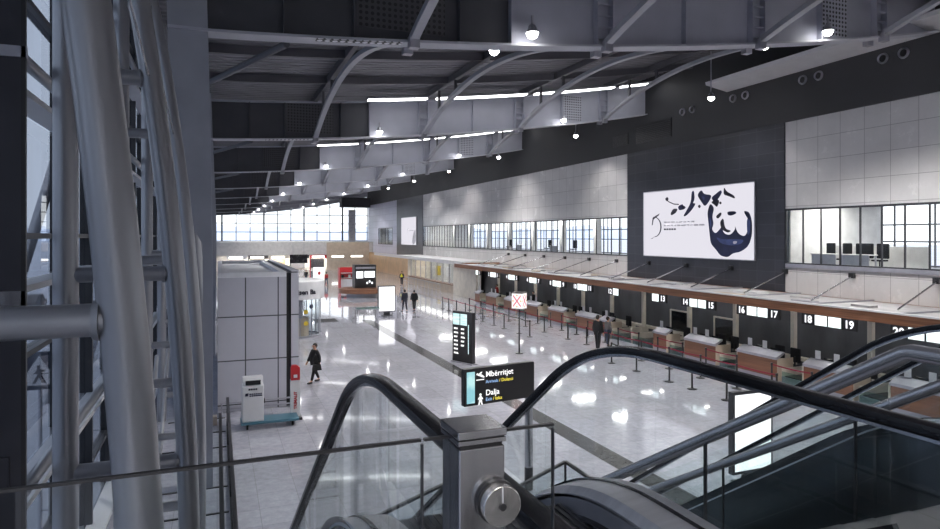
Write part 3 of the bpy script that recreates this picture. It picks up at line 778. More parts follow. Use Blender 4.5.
# desks
def desk(y0, y1, lab, i):
    c = (y0+y1)/2
    t = thing('check_in_desk', 'wood fronted check-in desk with silver ledge at counter %s' % lab, 'desk', (22.4, c, 0), 0, 'check-in desks')
    MB().box(22.03, 22.08, y0+.02, y1-.02, .2, .95).build('front_panel', wood_light, t)
    MB().prism([(0, .95), (.42, 1.18), (.42, 1.26), (.36, 1.26), (-.05, 1.06), (-.05, .95)], (22.04, y1, 0), (1, 0, 0), (0, 0, 1), y1-y0).build('counter_ledge', silver, t)
    MB().box(22.08, 22.9, y0+.02, y1-.02, .74, .78).build('work_top', cream, t)
    for yy in (y0, y1-.04): MB().box(22.05, 22.95, yy, yy+.04, .05, 1.0).build('side_panel', beige, t)
    MB().box(22.06, 22.9, y0+.05, y1-.05, 0, .2).build('plinth', silver, t)
    for q, yy in enumerate((c+.42, c-.42) if y1-y0 > 1.5 else (c,)):
        nm = lab.split(' and ')[q] if ' and ' in lab else lab
        a = thing('computer_monitor', 'black monitor on the check-in desk at counter %s' % nm, 'monitor', (22.7, yy, .78), 0, 'desk monitors')
        MB().box(22.66, 22.70, yy-.26, yy+.26, .95, 1.30).build('screen', black_gloss, a, bevel=.008)
        MB().cyl((22.72, yy, .79), .025, .2, 8).build('neck', black_metal, a)
        MB().cyl((22.74, yy, .78), .11, .015, 14).build('foot', black_metal, a)
        a = thing('sign_holder', 'white paper sign standing on the ledge of counter %s' % nm, 'sign', (22.42, yy+.32, 1.26), 0, 'white desk signs')
        MB().box(22.41, 22.425, yy+.2, yy+.44, 1.26, 1.60).build('sheet', white_paint, a)
        MB().box(22.38, 22.46, yy+.2, yy+.44, 1.26, 1.275).build('foot', silver, a)
        a = thing('desk_chair', 'black office chair behind counter %s' % nm, 'chair', (23.5, yy-.1, 0), 0, 'chairs behind the desks')
        MB().box(23.25, 23.75, yy-.35, yy+.15, .46, .54).build('seat', cloth_black, a, bevel=.03)
        MB().box(23.72, 23.80, yy-.36, yy+.16, .62, 1.25).build('backrest', cloth_black, a, bevel=.04)
        b = MB().cyl((23.5, yy-.1, .06), .03, .42, 8)
        for g in range(5): b.bar((23.5, yy-.1, .08), (23.5+.28*math.cos(g*1.257), yy-.1+.28*math.sin(g*1.257), .05), .04, .04)
        b.box(23.7, 23.74, yy-.13, yy-.07, .48, .9)
        b.build('pedestal', black_metal, a)
dl = [(13.4, 15.6, '20 and 21'), (17.0, 19.2, '18 and 19'), (20.5, 22.75, '16 and 17'), (24.1, 26.3, '14 and 15'), (27.7, 28.8, '13'), (33.0, 34.1, '12'), (34.7, 36.9, '10 and 11'), (38.5, 40.7, '8 and 9'), (42.3, 44.5, '6 and 7'), (46.1, 48.3, '4 and 5'), (49.9, 52.1, '2 and 3'), (53.6, 54.7, '1')]
for i, (a, b, l) in enumerate(dl): desk(a, b, l, i)
# weighing conveyors in the gaps
gaps = []
for i in range(len(dl)-1):
    a, b = dl[i][1]+.05, dl[i+1][0]-.05
    n = 1 if b-a < 2 else 2
    for q in range(n): gaps.append((a+(b-a)*q/n, a+(b-a)*(q+1)/n, dl[i][2].split(' and ')[0], dl[i+1][2].split(' and ')[-1], q, n))
for a, b, p, q, w_, n in gaps:
    c = (a+b)/2
    pos = '' if n == 1 else (' nearer %s' % p if w_ == 0 else ' nearer %s' % q)
    t = thing('baggage_conveyor', 'baggage weighing belt between counters %s and %s%s' % (p, q, pos), 'conveyor', (23.2, c, 0), 0, 'baggage weighing belts')
    MB().box(22.15, 24.8, a+.08, b-.08, 0, .28).build('body', silver, t)
    MB().box(22.2, 24.8, a+.2, b-.2, .28, .32).build('belt', rubber, t)
    for yy in (a+.03, b-.08): MB().box(22.2, 24.8, yy, yy+.05, .0, .62).build('side_guard', cream, t)
    r = MB()
    for xx in (22.2, 22.9): r.box(xx, xx+.04, a+.1, a+.14, .3, .95)
    r.box(22.2, 22.94, a+.1, a+.14, .91, .95).box(22.2, 22.94, a+.1, a+.14, .6, .63)
    r.build('guard_rail', cream, t)
    MB().box(22.12, 22.15, a+.12, b-.12, .05, .5).build('front_glass', pane_green, t)

# ticket offices beyond
struct(MB().box(23.3, 23.5, 57.6, 64, 0, 3.3), 'wall_ticket_office', cream)
struct(MB().box(23.3, 26.95, 81.2, 81.4, 0, 3.2), 'wall_ticket_office.001', cream)
struct(MB().box(26.3, 26.9, 81.4, YF-.1, 0, 3.2), 'wall_right_warm', orange_wood)
t = thing('ticket_office', 'glazed ticket office row with counter beyond the wooden canopy', 'office', (23.5, 72, 0))
MB().box(23.2, 26.9, 62.5, 88, 3.2, 3.55).build('roof_slab', white_paint, t)
MB().box(23.1, 23.2, 60.4, 100, 3.22, 3.6).build('fascia', white_paint, t)
MB().box(23.3, 24.0, 64, 81, 0, .95).build('counter', beige, t)
MB().box(23.2, 24.05, 64, 81, .95, 1.02).build('counter_top', wood_light, t)
MB().box(23.6, 23.62, 64, 81, 1.02, 3.2).build('glazing', pane_clear, t)
b = MB()
for i in range(9): b.box(23.56, 23.66, 64+2.125*i-.04, 64+2.125*i+.04, 1.02, 3.2)
b.build('mullions', silver, t)
MB().box(26.4, 26.5, 64, 81, 0, 3.2).build('back_wall', office_white, t)
for i in range(4): MB().box(24.3, 25.6, 65+4.2*i, 68+4.2*i, 3.1, 3.16).build('ceiling_light', shop_glow, t)
for i, (y, c_, n_) in enumerate(((66, cloth_grey, 'grey'), (70, cloth_jean, 'blue'), (74, white_paint, 'white'), (78, yellow_paint, 'yellow'))):
    MB().box(26.3, 26.4, y-.8, y+.8, 1.2, 2.4).build('wall_poster', c_, t)
b = MB()
for i in range(12): b.box(22.5, 22.53, 66+1.4*i-.02, 66+1.4*i+.02, 0, .95)
b.box(22.48, 22.55, 66, 81.4, .93, .98); b.box(22.5, 22.53, 66, 81.4, .45, .48)
tag(b.build('barrier_rail', silver), 'low steel barrier rail in front of the ticket office counter', 'railing')

# ------------------------------------------------------------------ stanchions
def stanchion_mesh():
    b = MB().lathe([(0, .0), (.19, 0), (.19, .025), (.06, .05), (.038, .07), (.038, .92), (.05, .92), (.05, 1.02), (0, 1.02)], n=14)
    return b
ST = None
rowA = [17.2, 19.0, 20.9, 22.3, 24.6, 26.6, 28.6, 30.7, 33.1, 35.4, 36.9, 39.2, 40.9, 42.9, 44.4, 46.4, 48.4, 50.3, 51.8]
rowB = [18.3, 20.3, 22.4, 24.5, 26.6, 29.5, 31.7, 33.8, 36.8, 39.5, 42.2, 45, 47.5, 50]
def post(x, y, lab, grp, nxt, mat):
    global ST
    if ST is None:
        ST = bpy.data.meshes.new('queue_post'); b = stanchion_mesh(); ST.from_pydata(b.v, [], b.f); ST.update(); ST.materials.append(black_metal)
    t = thing('queue_post', lab, 'stanchion', (x, y, 0), 0, grp)
    o = bpy.data.objects.new('post', ST); COL.objects.link(o); o.parent = t
    if nxt:
        d = Vector((nxt[0]-x, nxt[1]-y, 0))
        n = 6; b = MB()
        for i in range(n):
            p = Vector((x, y, 0))+d*(.02+.96*i/n); q = Vector((x, y, 0))+d*(.02+.96*(i+1)/n)
            s = lambda u: .955-.03*math.sin(PI*u)
            b.bar((p.x, p.y, s(i/n)), (q.x, q.y, s((i+1)/n)), .006, .055)
        b.build('belt', mat, t)
skipA = {26.6, 28.6, 30.7, 33.1}
for i, y in enumerate(rowA):
    if y in (28.6, 30.7, 33.1): continue
    nx_ = rowA[i+1] if i+1 < len(rowA) else None
    post(17.9, y, 'black belt post in the outer queue row, %s from the escalators' % ORD[i], 'outer row of queue posts', (17.9, nx_) if nx_ and y < 26 else ((17.9, nx_) if nx_ and y > 35 else None), belt_red if y > 38 else black_metal)
for i, y in enumerate(rowB):
    nx_ = rowB[i+1] if i+1 < len(rowB) else None
    post(19.65, y, 'black belt post in the queue row along desks, %s from the escalators' % ORD[i], 'inner row of queue posts', (19.65, nx_) if nx_ else None, belt_red)
for i, y in enumerate((18, 21.8, 25.3, 28.8, 32, 35.2, 38.6)):
    post(21.1, y, 'black belt post close before the desks, %s from the escalators' % ORD[i], 'queue posts close to the desks', (21.1, y+1.9) if i < 6 else None, belt_red)
    post(21.1, y+1.9, 'black belt post closing a red belt at the desks, %s from the escalators' % ORD[i], 'queue posts close to the desks', None, belt_red)

# ------------------------------------------------------------------ signs and totems
a = math.radians(8); ux = Vector((math.cos(a), math.sin(a), 0)); uz = Vector((0, 0, 1)); un = ux.cross(uz)
P = Vector((7.10, 14.1, 0))
t = thing('direction_sign', 'black lit sign board reading arrivals and exit on steel pole', 'sign', P)
MB().cyl((P.x, P.y, 0), .1, 3.05, 20).build('pole', stainless, t, smooth=40)
MB().cyl((P.x, P.y, 0), .105, .55, 20).build('pole_base', black_metal, t, smooth=40)
O = P-ux*1.90+un*.12+uz*.08
def onsign(x0, x1, z0, z1, d0, d1): return MB().prism([(x0, z0), (x1, z0), (x1, z1), (x0, z1)], O+un*d0, ux, uz, d1-d0)
onsign(0, 1.94, 2.22, 3.07, -.10, .06).build('board', black_metal, t, bevel=.01)
onsign(.06, .27, 2.28, 3.0, .062, .068).build('colour_band', sign_cyan, t)
def st(s, size, mat, x, z, b=0): text(t, 'lettering', s, size, mat, O+ux*x+uz*z+un*.064, ux, uz, 'LEFT', b)
st('Mbërritjet', .185, txt_white, .56, 2.85, .001)
st('Arrivals', .11, txt_blue, .56, 2.70); st('/ Dolasci', .11, txt_yellow, .93, 2.70)
st('Dalja', .185, txt_white, .56, 2.42, .001)
st('Exit', .11, txt_blue, .56, 2.29); st('/ Izlaz', .11, txt_yellow, .76, 2.29)
OO = O+un*.064
MB().prism([(.31, 2.92), (.36, 2.90), (.50, 2.84), (.53, 2.85), (.51, 2.88), (.43, 2.93), (.47, 2.98), (.44, 2.98), (.38, 2.94), (.33, 2.96)], OO, ux, uz, .006).build('plane_symbol', txt_white, t)
onsign(.31, .52, 2.79, 2.81, .064, .07).build('runway_symbol', txt_white, t)
MB().prism([(.36, 2.22), (.39, 2.22), (.42, 2.30), (.45, 2.22), (.48, 2.22), (.44, 2.38), (.48, 2.34), (.49, 2.36), (.44, 2.42), (.40, 2.42), (.35, 2.36), (.36, 2.34), (.40, 2.38)], OO, ux, uz, .006).build('walker_symbol', txt_white, t)
MB().tube([OO+ux*.42+uz*2.455, OO+ux*.42+uz*2.455+un*.006], .028, 12).build('walker_symbol', txt_white, t)

t = thing('flight_totem', 'tall black flight information totem with two screens above printed lines', 'information totem', (11.1, 29.25, 0))
ux = Vector((.385, -.923, 0)).normalized(); un = ux.cross(uz); O = Vector((10.84, 29.9, 0))
def on2(x0, x1, z0, z1, d0, d1): return MB().prism([(x0, z0), (x1, z0), (x1, z1), (x0, z1)], O+un*d0, ux, uz, d1-d0)
on2(0, 1.40, 0, 2.5, -.22, 0).build('body', black_metal, t, bevel=.02)
on2(.06, .52, 1.85, 2.4, .002, .01).build('screen', scr_board, t); on2(.58, 1.04, 1.85, 2.4, .002, .01).build('screen', scr_board, t)
b = MB()
for k in range(7):
    for x, w_ in ((.12, .34), (.62, .3)):
        if x > .5 and k > 4: continue
        b.prism([(x, 1.62-.2*k), (x+w_*(.6+.4*random.random()), 1.62-.2*k), (x+w_*.8, 1.70-.2*k), (x, 1.70-.2*k)], O+un*.002, ux, uz, .004)
b.build('lettering', txt_white, t)
on2(1.12, 1.17, .5, 1.9, .002, .006).build('light_line', scr_board, t)
on2(-.05, 1.45, 0, .06, -.3, .08).build('base', silver, t)

def lightbox_stand(x, y, lab, rz, w_=1.3, hh=2.05):
    t = thing('advert_lightbox', lab, 'light box', (x, y, 0), rz, 'white advert light boxes')
    MB().box(-w_/2, w_/2, -.08, .08, .28, hh+.28).build('case', frame_dark, t, world=False, bevel=.01)
    MB().box(-w_/2+.07, w_/2-.07, -.09, -.08, .36, hh+.2).build('lit_face', lightbox, t, world=False)
    MB().box(-w_/2+.07, w_/2-.07, .08, .09, .36, hh+.2).build('lit_face', lightbox, t, world=False)
    MB().box(-.25, .25, -.06, .06, .03, .28).build('foot', frame_dark, t, world=False)
    MB().box(-.4, .4, -.25, .25, 0, .03).build('base_plate', frame_dark, t, world=False)
lightbox_stand(12.3, 49.0, 'blank white lit advert board standing alone on the open floor', math.radians(2), 1.4)
lightbox_stand(12.5, 12.45, 'blank white lit advert board seen through the escalator glass', 0, 1.3)

# cube lantern on pole
t = thing('cube_sign', 'lit cube sign with crossed red pattern on a slim black pole', 'sign', (14.85, 30.6, 0))
MB().cyl((14.85, 30.6, 0), .035, 2.4, 10).build('pole', black_metal, t)
MB().cyl((14.85, 30.6, 0), .2, .03, 20).build('base', black_metal, t)
ra = math.radians(40); R = Matrix.Rotation(ra, 3, 'Z'); cc = Vector((14.85, 30.6, 2.4))
def cub(x0, x1, y0, y1, z0, z1):
    b = MB().box(x0, x1, y0, y1, z0, z1); b.v = [tuple(R @ Vector(v)+cc) for v in b.v]; return b
scr_pink = emit('scr_pink', (.95, .88, .90), .95)
pink = emit('pink_ink', (.80, .18, .25), .8); amber = emit('amber_ink', (.9, .55, .25), .8)
cub(-.3, .3, -.3, .3, 0, .78).build('lantern', scr_pink, t)
cub(-.31, .31, -.31, .31, .78, .84).build('cap', cloth_grey, t); cub(-.31, .31, -.31, .31, -.04, 0).build('cap', silver, t)
for s in range(4):
    Rz = Matrix.Rotation(s*PI/2+ra, 3, 'Z')
    ex = Rz @ Vector((1, 0, 0)); en = Rz @ Vector((0, -1, 0)); o_ = cc+en*.302
    for c_, mt in (((.0, .4), pink),):
        b = MB()
        for sg in (-1, 1): b.prism([(-.22, .39-sg*.28-.05), (-.22, .39-sg*.28+.05), (.22, .39+sg*.28+.05), (.22, .39+sg*.28-.05)], o_, ex, uz, .004 if sg > 0 else .006)
        b.build('print_cross', pink, t)
    b = MB()
    for q in ((-.22, .39), (.22, .39), (0, .68), (0, .10)): b.prism([(q[0]-.05, q[1]), (q[0], q[1]-.06), (q[0]+.05, q[1]), (q[0], q[1]+.06)], o_, ex, uz, .008)
    b.build('print_diamond', amber, t)

# ------------------------------------------------------------------ grey kiosk block, round stand, trolley etc.
t = thing('grey_kiosk', 'large grey panelled box kiosk standing beside the glass facade', 'kiosk', (1.1, 30, 0))
MB().box(.02, 2.35, 24.2, 36, 0, 4.72).build('panel_body', grey_clad, t)
b = MB()
for q in ((.02, 2.35, 24.2, 24.4), (.02, .22, 24.4, 36), (2.15, 2.35, 24.4, 36), (.22, 2.15, 35.8, 36)): b.box(*q, 4.72, 4.9)
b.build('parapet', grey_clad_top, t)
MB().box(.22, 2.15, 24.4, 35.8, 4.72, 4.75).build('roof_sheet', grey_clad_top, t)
MB().box(2.35, 2.52, 24.3, 36, 0, 4.85).build('dark_joint', black_metal, t)  # dark joint between the panel body and the end pier
MB().box(2.52, 2.78, 24.2, 36, 0, 4.95).build('end_pier', grey_clad, t)
b = MB(); b.tube([(.1, 24.05, .35), (2.6, 24.05, .35)], .03, 8); b.tube([(.1, 24.05, .14), (2.6, 24.05, .14)], .03, 8)
for x in (.15, 1.3, 2.55): b.cyl((x, 24.05, 0), .025, .36, 8)
b.build('bump_rail', silver, t)

rc = Vector((4.65, 41.2, 0)); rr = 1.65
t = thing('round_stand', 'round glass stand with white lettered fascia behind the grey kiosk', 'kiosk', rc)
MB().lathe([(rr-.1, 2.35), (rr, 2.35), (rr, 3.42), (rr-.05, 3.5), (rr-.5, 3.5), (0, 3.62)], rc, 48).build('fascia', white_paint, t, smooth=30)
MB().lathe([(rr-.25, 0), (rr-.22, 0), (rr-.22, 2.35), (rr-.25, 2.35)], rc, 48).build('glass_wall', pane, t, smooth=30)
MB().lathe([(rr-.3, 0), (rr-.2, 0), (rr-.2, .12), (rr-.3, .12)], rc, 48).build('plinth', silver, t, smooth=30)
for k in range(12):
    q = 2*PI*k/12; p = rc+Vector((math.cos(q), math.sin(q), 0))*(rr-.23)
    MB().cyl((p.x, p.y, 0), .03, 2.35, 8).build('mullion', silver, t)
MB().cyl(tuple(rc), .7, 1.1, 24).build('inner_counter', beige, t)
MB().cyl((rc.x, rc.y, 1.1), .35, 1.2, 16).build('inner_pillar', silver, t)
def bendf(co):
    q = -PI/2-.36+co.x/rr; r_ = rr+.012+co.z
    return (rc.x+r_*math.cos(q), rc.y+r_*math.sin(q), 2.68+co.y)
text(t, 'lettering', 'Reisen Ba', .40, ink, (0, 0, 0), (1, 0, 0), (0, 0, 1), 'LEFT', .012, .01, bendf)
for k, (dz, c_) in enumerate(((1.6, yellow_paint), (.9, yellow_paint), (1.9, navy))):
    q = -PI/2+(.25, .25, .5)[k]; p = rc+Vector((math.cos(q), math.sin(q), 0))*(rr-.215)
    MB().tube([p+Vector((0, 0, dz)), p+Vector((math.cos(q)*.01, math.sin(q)*.01, dz))], .14, 16).build('sticker', c_, t)

t = thing('flat_trolley', 'low blue flatbed trolley parked before the grey kiosk', 'trolley', (1.6, 21.9, 0))
MB().box(.7, 2.5, 21.55, 22.3, .18, .26).build('platform', blue_paint, t, bevel=.02)
for x in (.9, 2.3):
    for y in (21.7, 22.15): MB().tube([(x-.03, y, .09), (x+.03, y, .09)], .09, 14).build('wheel', rubber, t)
t = thing('white_machine', 'white wheeled machine with dark printed marks standing on the blue trolley', 'machine', (1.05, 21.9, .26))
MB().box(.74, 1.40, 21.6, 22.2, .26, 1.42).build('body', white_paint, t, bevel=.03)
MB().prism([(0, 0), (.6, 0), (.55, .22), (.12, .26)], (.76, 21.65, 1.42), (0, 1, 0), (0, 0, 1), .62).build('hood', white_paint, t, bevel=.02)
MB().box(.84, 1.3, 21.61, 21.66, 1.44, 1.58).build('panel', black_gloss, t)
b = MB()
for k in range(4): b.box(.93+.07*k, .985+.07*k, 21.59, 21.6, 1.28, 1.33)
b.build('lettering', ink, t)
MB().prism([(0, 0), (.09, 0), (.11, .09), (.02, .09)], (.82, 21.592, 1.10), (1, 0, 0), (0, 0, 1), .006).build('logo', navy, t)
b = MB()
for k in range(6): b.box(.96+.065*k, 1.01+.065*k, 21.59, 21.6, 1.14, 1.175); b.box(.96+.065*k, 1.015+.065*k, 21.59, 21.6, 1.08, 1.115)
b.build('lettering', navy, t)
MB().box(1.40, 1.44, 21.75, 21.85, .8, .95).build('handle', black_metal, t)
t = thing('red_white_post', 'tall white display post with red head and vertical letters', 'post', (2.45, 21.9, 0))
MB().box(2.30, 2.62, 22.35, 22.5, .08, 1.35).build('column', white_paint, t, bevel=.01)
MB().prism([(0, 0), (.3, 0), (.3, .42), (.2, .5), (.06, .5), (0, .42)], (2.31, 22.32, 1.33), (1, 0, 0), (0, 0, 1), -.2).build('head', red_paint, t, bevel=.01)
MB().box(2.40, 2.52, 22.3, 22.345, 1.42, 1.52).build('lens', white_paint, t)
MB().box(2.24, 2.68, 22.2, 22.65, 0, .1).build('foot', black_metal, t, bevel=.02)
text(t, 'lettering', 'TRIMALIT', .14, red_paint, (2.51, 22.345, .35), (0, 0, 1), (-1, 0, 0), 'LEFT', .004)

# low glass barrier along the facade side of the floor
t = thing('floor_barrier', 'low dark framed glass barrier running along the facade side floor', 'barrier', (.3, 17, 0))
for y in (12, 14, 16, 18, 20, 22): MB().box(.28, .34, y-.03, y+.03, 0, 1.02).build('post', black_metal, t)
MB().box(.27, .35, 12, 22, .98, 1.03).build('top_rail', black_metal, t)
MB().box(.27, .35, 12, 22, .06, .12).build('bottom_rail', black_metal, t)
MB().box(.305, .315, 12, 22, .12, .98).build('glass_panel', pane, t)
tag(MB().box(-.25, .0, 22.6, 22.9, 0, .28).build('cardboard_box', beige, bevel=.01), 'small tan box on the floor by the facade columns', 'box')
b = MB()
for k in range(10): b.bar((-1.5, 9+1.6*k, .012), (.25, 9+1.6*k, .012), .06, .02)
b.bar((.1, 9, .012), (.1, 24, .012), .1, .02)
tag(b.build('floor_channel', black_metal), 'dark drainage channel frame in the floor along the facade', 'channel')

# island with black screens, red stand etc.
ic = Vector((13.9, 65.5, 0))
t = thing('island_counter', 'round wooden island counter in the middle of the hall', 'counter', ic)
MB().lathe([(0, .42), (2.4, .42), (2.4, .85), (1.6, .85), (1.6, .9), (0, .9)], ic, 40).build('counter_body', wood_light, t, smooth=30)
MB().lathe([(0, 0), (1.6, 0), (1.6, .42), (0, .42)], ic, 40).build('plinth', silver, t, smooth=30)
t = thing('screen_cube', 'black cube with lit screens standing on the round island counter', 'display', (14.1, 65.5, .9))
MB().box(13.0, 15.2, 64.9, 66.2, .9, 3.25).build('body', black_metal, t)
MB().box(13.15, 13.85, 64.88, 64.9, 1.9, 2.6).build('screen', scr_white, t); MB().box(14.0, 15.05, 64.88, 64.9, 1.95, 2.6).build('screen', scr_white, t)
b = MB()
for k in range(3): b.box(14.2+.25*k, 14.35+.25*k, 64.88, 64.9, 1.3+.15*(k % 2), 1.5+.15*(k % 2))
b.build('icon_panel', scr_white, t)
MB().box(13.1, 15.1, 64.88, 64.9, 2.85, 3.05).build('header', silver, t)
t = thing('red_stand', 'red promotional stand with white shelves beyond the island counter', 'stand', (14.6, 78, 0))
MB().box(13.6, 15.7, 78, 78.2, 0, 2.4).build('back_panel', red_paint, t)
MB().box(13.6, 13.75, 77, 78, 0, 2.4).build('side_panel', red_paint, t)
for z in (.5, 1.1, 1.7): MB().box(13.8, 15.6, 77.5, 78, z, z+.06).build('shelf', white_paint, t)
MB().box(13.8, 15.6, 77.3, 77.5, 0, 1.0).build('counter_front', white_paint, t)
for i in range(8):
    tag(MB().box(13.95+.42*(i % 4), 14.2+.42*(i % 4), 77.6, 77.85, (.56, 1.16)[i//4], (.56, 1.16)[i//4]+.35).build('package', [white_paint, black_metal, red_paint][i % 3]), '%s package on the %s shelf of red stand, %s along' % (['white', 'black', 'red'][i % 3], ('lower', 'middle')[i//4], ORD[i % 4]), 'package', 'packages on the red stand')
t = thing('advert_board', 'white free-standing board with red mark near the end shops', 'board', (12.1, 83.5, 0))
MB().box(11.4, 12.8, 83.45, 83.55, .1, 2.2).build('panel', lightbox, t)
MB().box(11.3, 12.9, 83.4, 83.6, 0, .1).build('foot', silver, t)
MB().prism([(0, .1), (.3, 0), (.4, .3), (.25, .5), (.05, .4)], (11.95, 83.445, 1.2), (1, 0, 0), (0, 0, 1), .005).build('logo', red_paint, t)
t = thing('display_table', 'low pale glass display table beside the white lit board', 'table', (10.7, 48.3, 0))
MB().box(9.8, 11.5, 47.9, 48.7, .72, .78).build('table_top', pane_green, t)
MB().box(9.8, 11.5, 47.9, 48.7, .64, .70).build('frame', silver, t)
for x in (9.85, 11.4):
    for y in (47.95, 48.6): MB().box(x, x+.05, y, y+.05, 0, .64).build('leg', silver, t)
tag(MB().box(6.6, 8.2, 46.8, 48.6, .0, .015).build('entrance_mat', cloth_black), 'dark mat lying on the pale floor before the round stand', 'mat')
t = thing('hanging_screen', 'wide dark screen hanging under the end gallery', 'screen', (13.4, YF-.6, 1.9))
MB().box(12, 15, YF-.6, YF-.45, 1.4, 2.85).build('panel', black_gloss, t); [MB().box(x, x+.06, YF-.5, YF-.44, 2.85, 4.9).build('hanger', silver, t) for x in (12.5, 14.4)]; MB().box(11.95, 15.05, YF-.45, YF-.4, 1.35, 2.9).build('bezel', black_metal, t)

# ------------------------------------------------------------------ floor-level railing round the escalator foot
def low_rail(pts, label):
    t = thing('low_balustrade', label, 'railing', (*pts[0], 0), 0, 'dark railed balustrades at floor level')
    for i in range(len(pts)-1):
        a, b = pts[i], pts[i+1]
        MB().bar((*a, 1.0), (*b, 1.0), .07, .05).build('top_rail', black_metal, t)
        MB().bar((*a, .52), (*b, .52), .012, .86).build('glass_panel', pane, t)
    for p in pts: MB().box(p[0]-.02, p[0]+.02, p[1]-.02, p[1]+.02, 0, 1.0).build('post', black_metal, t)
low_rail([(4.6, 11.35), (7.46, 12.95), (7.42, 11.0)], 'dark railed glass balustrade turning a corner near the sign pole')
low_rail([(2.5, 11.55), (4.4, 12.7)], 'short dark railed glass balustrade at the foot of the escalator')

# ------------------------------------------------------------------ escalators
TAN = .70
def esc_path(zt, z_b, Yi, y_start, y_end, R=1.9, n=9):
    """level - incline - level, all rounded, as (y, z)"""
    th = math.atan(TAN); tl = R*math.tan(th/2)
    Yb = Yi+(MZ)/TAN
    pts = [(y_start, zt), (Yi-tl-.02, zt)]
    for i in range(n+1):
        q = th*i/n; pts.append((Yi-tl+R*math.sin(q), zt-R*(1-math.cos(q))))
    ib = []
    for i in range(n+1):
        q = th*(1-i/n); ib.append((Yb+tl-R*math.sin(q), z_b+R*(1-math.cos(q))))
    pts += ib+[(y_end, z_b)]
    return pts
def escalator(name, xc, Yi, label, zr=(5.54, 5.585)):
    t = thing(name, label, 'escalator', (xc, Yi+3.3, 0), 0, 'escalators down to the hall floor')
    half = .71; th = math.atan(TAN); Yb = Yi+MZ/TAN; yn = .3; ye = Yb+1.5
    for s, zt in ((-1, zr[0]), (1, zr[1])):
        X = xc+s*half; hz = zt-MZ
        p = esc_path(zt, hz, Yi, yn+.3, ye-.3)
        r = .30
        head = [(yn+.3-r*math.sin(q), zt-r+r*math.cos(q)) for q in [PI*(1-i/8) for i in range(8)]]
        tail = [(ye-.3+r*math.sin(q), hz-r+r*math.cos(q)) for q in [PI*i/8 for i in range(1, 9)]]
        path = head+p+tail
        prof = [(-.034, -.022), (.034, -.022), (.039, -.004), (.033, .014), (.016, .02), (-.016, .02), (-.033, .014), (-.039, -.004)]
        MB().sweep_yz(path, prof, X).build('handrail', rubber, t, smooth=50)
        MB().sweep_yz(path, [(-.014, -.04), (.014, -.04), (.014, -.022), (-.014, -.022)], X).build('rail_track', stainless, t)
        # glass panels follow the path between deck and handrail, split by joints
        top = esc_path(zt-.05, hz-.05, Yi, yn+.2, ye-.2); bot = esc_path(4.80, .20, Yi, yn+.2, ye-.2)
        # resample both on the same stations
        import bisect
        def at(pp, y):
            for (a, za), (b, zb_) in zip(pp, pp[1:]):
                if a <= y <= b: return za+(zb_-za)*(y-a)/max(1e-6, b-a)
            return pp[-1][1]
        cuts = [yn+.2, 1.55, 2.75, 3.95, 5.2, 6.4, 7.6, 8.8, Yb+.2, ye-.2]
        for a, b in zip(cuts, cuts[1:]):
            g = MB(); n = 8; a2, b2 = a+.006, b-.006
            for i in range(n):
                y0 = a2+(b2-a2)*i/n; y1 = a2+(b2-a2)*(i+1)/n
                vs = [(X+dx, y, z) for y in (y0, y1) for dx in (-.006, .006) for z in (at(bot, y), at(top, y))]
                g.add(vs, [(0, 4, 5, 1), (2, 3, 7, 6)]+([(0, 1, 3, 2)] if i == 0 else [])+([(4, 6, 7, 5)] if i == n-1 else []))
            g.build('glass_panel', pane_clear, t)
        dk = esc_path(4.82, .22, Yi, yn, ye)
        # outer and inner decking with the dark glass slot between
        MB().sweep_yz(dk, [(s*.012, -.03), (s*.012, .0), (s*.085, .0), (s*.095, -.03)][::s], X).build('deck_outer', brushed, t, smooth=30)
        MB().sweep_yz(dk, [(-s*.012, -.03), (-s*.012, .0), (-s*.15, -.012), (-s*.19, -.05), (-s*.19, -.07)][::-s], X).build('deck_inner', brushed, t, smooth=30)
        MB().sweep_yz(dk, [(-.012, -.03), (.012, -.03), (.012, .006), (-.012, .006)], X).build('glass_slot', rubber, t)
        sk = esc_path(4.60, .0, Yi, yn+.2, ye-.2)
        MB().sweep_yz(sk, [(-s*.19, -.08), (-s*.19, .155), (-s*.175, .155), (-s*.175, -.08)][::-s], X).build('skirt', silver, t)
        MB().sweep_yz(sk, [(-s*.19, .035), (-s*.19, .055), (-s*.225, .045)][::-s], X).build('brush_strip', rubber, t)
        # truss cladding on the outside
        ck = esc_path(4.40, -.2, Yi, 2.0, Yb+.3)
        MB().sweep_yz(ck, [(s*.07, -.62), (s*.07, .40), (s*.09, .40), (s*.09, -.62)][::s], X).build('side_cladding', clad_dark, t)
    ck = esc_path(4.40, -.2, Yi, 2.0, Yb-1.0)
    MB().sweep_yz(ck, [(-half-.07, -.62), (half+.07, -.62), (half+.07, -.58), (-half-.07, -.58)], xc).build('soffit', silver, t)
    MB().box(xc-half+.19, xc+half-.19, yn, Yi-.45, 4.603, 4.615).build('landing_plate', step_metal, t)
    MB().box(xc-half+.19, xc+half-.19, Yb+.3, ye, .0, .012).build('landing_plate', step_metal, t)
    b = MB()
    for i in range(40): b.box(xc-.5+.025*i, xc-.488+.025*i, Yi-.6, Yi-.4, 4.612, 4.622)
    b.build('comb', satin_disc, t)
    n = 16
    for i in range(n):
        y = Yi-.38+i*.41
        z = 4.6-max(0, (y+.2-Yi-.05))*TAN
        if z < .05: break
        st_ = MB().box(xc-.5, xc+.5, y, y+.40, z-.04, z)
        st_.box(xc-.5, xc+.5, y+.38, y+.40, z-.28, z)
        so = st_.build('step', step_metal, t)
        g = MB()
        for q in range(25): g.box(xc-.49+.04*q, xc-.47+.04*q, y+.01, y+.39, z, z+.008)
        g.build('step_groove', step_metal, so)
    return t
escalator('escalator', 1.41, 3.35, 'escalator with glass sides beside the square steel post of the railing')
escalator('escalator', 5.98, 3.5, 'second escalator, beyond the stair with steel tube handrails')

